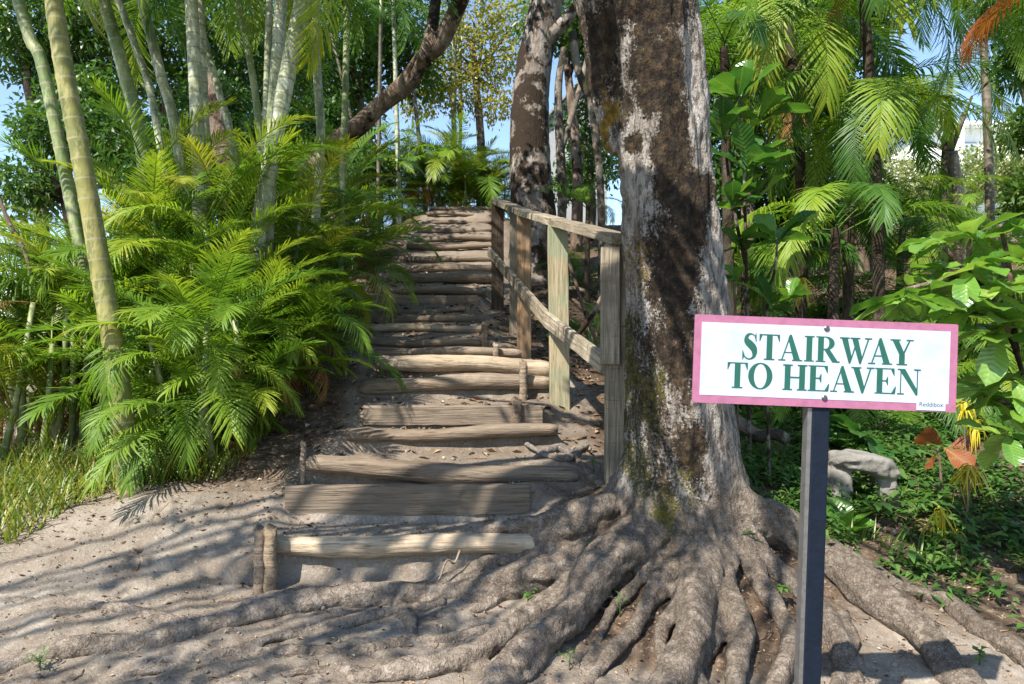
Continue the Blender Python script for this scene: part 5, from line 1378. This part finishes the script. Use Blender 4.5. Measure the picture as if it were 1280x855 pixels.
def weeds():
    mb = MB(); r0 = random.Random(12); n = 0
    while n < 4200:
        x, y = r0.uniform(.9, 5.6), r0.uniform(3.8, 8.6)
        edge = 3.95 + max(0, (2.6 - x)) * .8
        if y < edge + r0.uniform(-.1, .5) or x < 1.35 or (x < 1.7 and y < 5.0): continue
        if vnoise(x * 1.7, y * 1.7, 77) < .26 + .05 * (y - 5): continue
        n += 1
        z = g(x, y); h = r0.uniform(.03, .20) * (1.1 if y > 5 else .8); big = r0.random() < .12
        for k in range(r0.randint(4, 8)):
            a = r0.uniform(0, 6.28); d = Vector((math.cos(a), math.sin(a), r0.uniform(-.15, .5))).normalized(); sd = Vector((-math.sin(a), math.cos(a), r0.uniform(-.3, .3)))
            L = r0.uniform(.03, .085) * (1.9 if big else 1)
            leaf_strip(mb, Vector((x, y, z + h * r0.uniform(.3, 1))) + d * .02, d, sd, sd.cross(d) * -1, L, L * r0.uniform(.4, .6), .4, ((0, .15), (.4, 1), (1, .08)), r0.random(), .15)
    tag(mb.build('weeds', M['weed']), 'low mixed leafy weeds covering the shaded ground on the right', 'weeds', kind='stuff')
weeds()
def grass():
    mb = MB(); r0 = random.Random(21); n = 0
    def blade(x, y, h, t):
        a = r0.uniform(0, 6.28); d = Vector((.45 * math.cos(a), .45 * math.sin(a), 1)).normalized(); sd = Vector((-math.sin(a), math.cos(a), 0))
        leaf_strip(mb, Vector((x, y, g(x, y) - .01)), d, sd, Vector((math.cos(a), math.sin(a), 0)), h, .008 + h * .012, r0.uniform(.2, .7), ((0, .8), (.5, 1), (1, .05)), t, .1)
    while n < 5200:
        x, y = r0.uniform(-4.4, -1.9), r0.uniform(4.3, 6.0)
        if y < 4.30 + .5 * float(vnoise(x * 2.2, y * 2, 8)) + max(0, (x + 2.9)) * .8: continue
        if vnoise(x * 2.1, y * 2.1, 31) < .30: continue
        n += 1; blade(x, y, r0.uniform(.10, .42), r0.random() ** .7)
    m = 0
    while m < 2600:
        x, y = r0.uniform(1.6, 5.5), r0.uniform(4.0, 8.5)
        if y < 4.3 + max(0, 2.6 - x) * .8 or vnoise(x * 2, y * 2, 55) < .55: continue
        m += 1; blade(x, y, r0.uniform(.06, .32), r0.random() * .6)
    tag(mb.build('grass', M['grass']), 'rough grass tufts on the lower left bank and among the right hand weeds', 'grass', kind='stuff')
grass()

# small green seedlings sprouting between the roots, each a plant of its own
def seedling(label, px, py, n, L, seed, blade=False, lift=.02):
    r0 = random.Random(seed); p = gp(px, py); p.z += lift
    mb = MB()
    for k in range(n):
        a = r0.uniform(0, 6.28); up = r0.uniform(.5, 1.6) if blade else r0.uniform(.2, .9)
        d = Vector((math.cos(a), math.sin(a), up)).normalized(); sd = Vector((-math.sin(a), math.cos(a), 0)); q = Vector((r0.uniform(-.02, .02), r0.uniform(-.02, .02), r0.uniform(0, .05)))
        leaf_strip(mb, q, d, sd, sd.cross(d) * -1, L * r0.uniform(.6, 1.2), L * (.10 if blade else .5), .5, ((0, .3), (.45, 1), (1, .06)), .5 + .5 * r0.random(), .15)
    mb.tube([(0, 0, -.1), (0, 0, .03)], [.004, .003], 5)
    o = mb.build('seedling', M['weed']); o.location = p; tag(o, label, 'seedling', 'seedlings sprouting among the roots')
seedling('upright leafy seedling in the cleft between two thick roots', 745, 708, 12, .06, 1, lift=.06)
seedling('grassy seedling on the dirt shelf right of the trunk base', 932, 700, 26, .11, 2, True, .10)
seedling('pale spreading seedling between roots left of the tree', 660, 762, 9, .055, 3, False, .05)
seedling('grass tuft at the lower left corner of the dirt', 50, 838, 18, .09, 4, True)
seedling('tiny grass tuft at the bottom edge between the roots', 712, 838, 14, .07, 5, True, .04)
seedling('small seedling beside the front handrail post', 742, 592, 10, .05, 6, False, .04)
seedling('low weed on the bare dirt at the lower right corner', 1225, 835, 10, .06, 7, False, .03)
seedling('grassy sprout in the dark hollow under the tree roots', 775, 775, 12, .07, 8, True, .06)
seedling('slender weed between the right hand roots', 975, 760, 10, .06, 9, False, .08)

# ------------------------------------------------------------------ light
to_sun = Vector((-.46, -.58, .82)).normalized()
sun = bpy.data.objects.new('sun', bpy.data.lights.new('sun', 'SUN')); COL.objects.link(sun)
sun.data.energy = 5.0; sun.data.angle = R(.53); sun.data.color = (1, .95, .87)
sun.rotation_euler = (-to_sun).to_track_quat('-Z', 'Y').to_euler()
sun.location = to_sun * 30
w = bpy.data.worlds.new('World'); SC.world = w; w.use_nodes = True
nt = w.node_tree
sky = nt.nodes.new('ShaderNodeTexSky'); sky.sky_type = 'NISHITA'; sky.sun_disc = False
sky.sun_elevation = math.asin(to_sun.z); sky.sun_rotation = math.atan2(to_sun.x, to_sun.y)
sky.air_density = .9; sky.dust_density = .25; sky.ozone_density = 1.5
bgn = nt.nodes['Background']; bgn.inputs['Strength'].default_value = .14
nt.links.new(sky.outputs[0], bgn.inputs['Color'])
vs = SC.view_settings
vs.view_transform = 'Standard'; vs.look = 'None'; vs.exposure = 1.15; vs.gamma = 1; vs.use_curve_mapping = False
SC.render.engine = 'CYCLES'
SC.cycles.max_bounces = 8; SC.cycles.transparent_max_bounces = 8
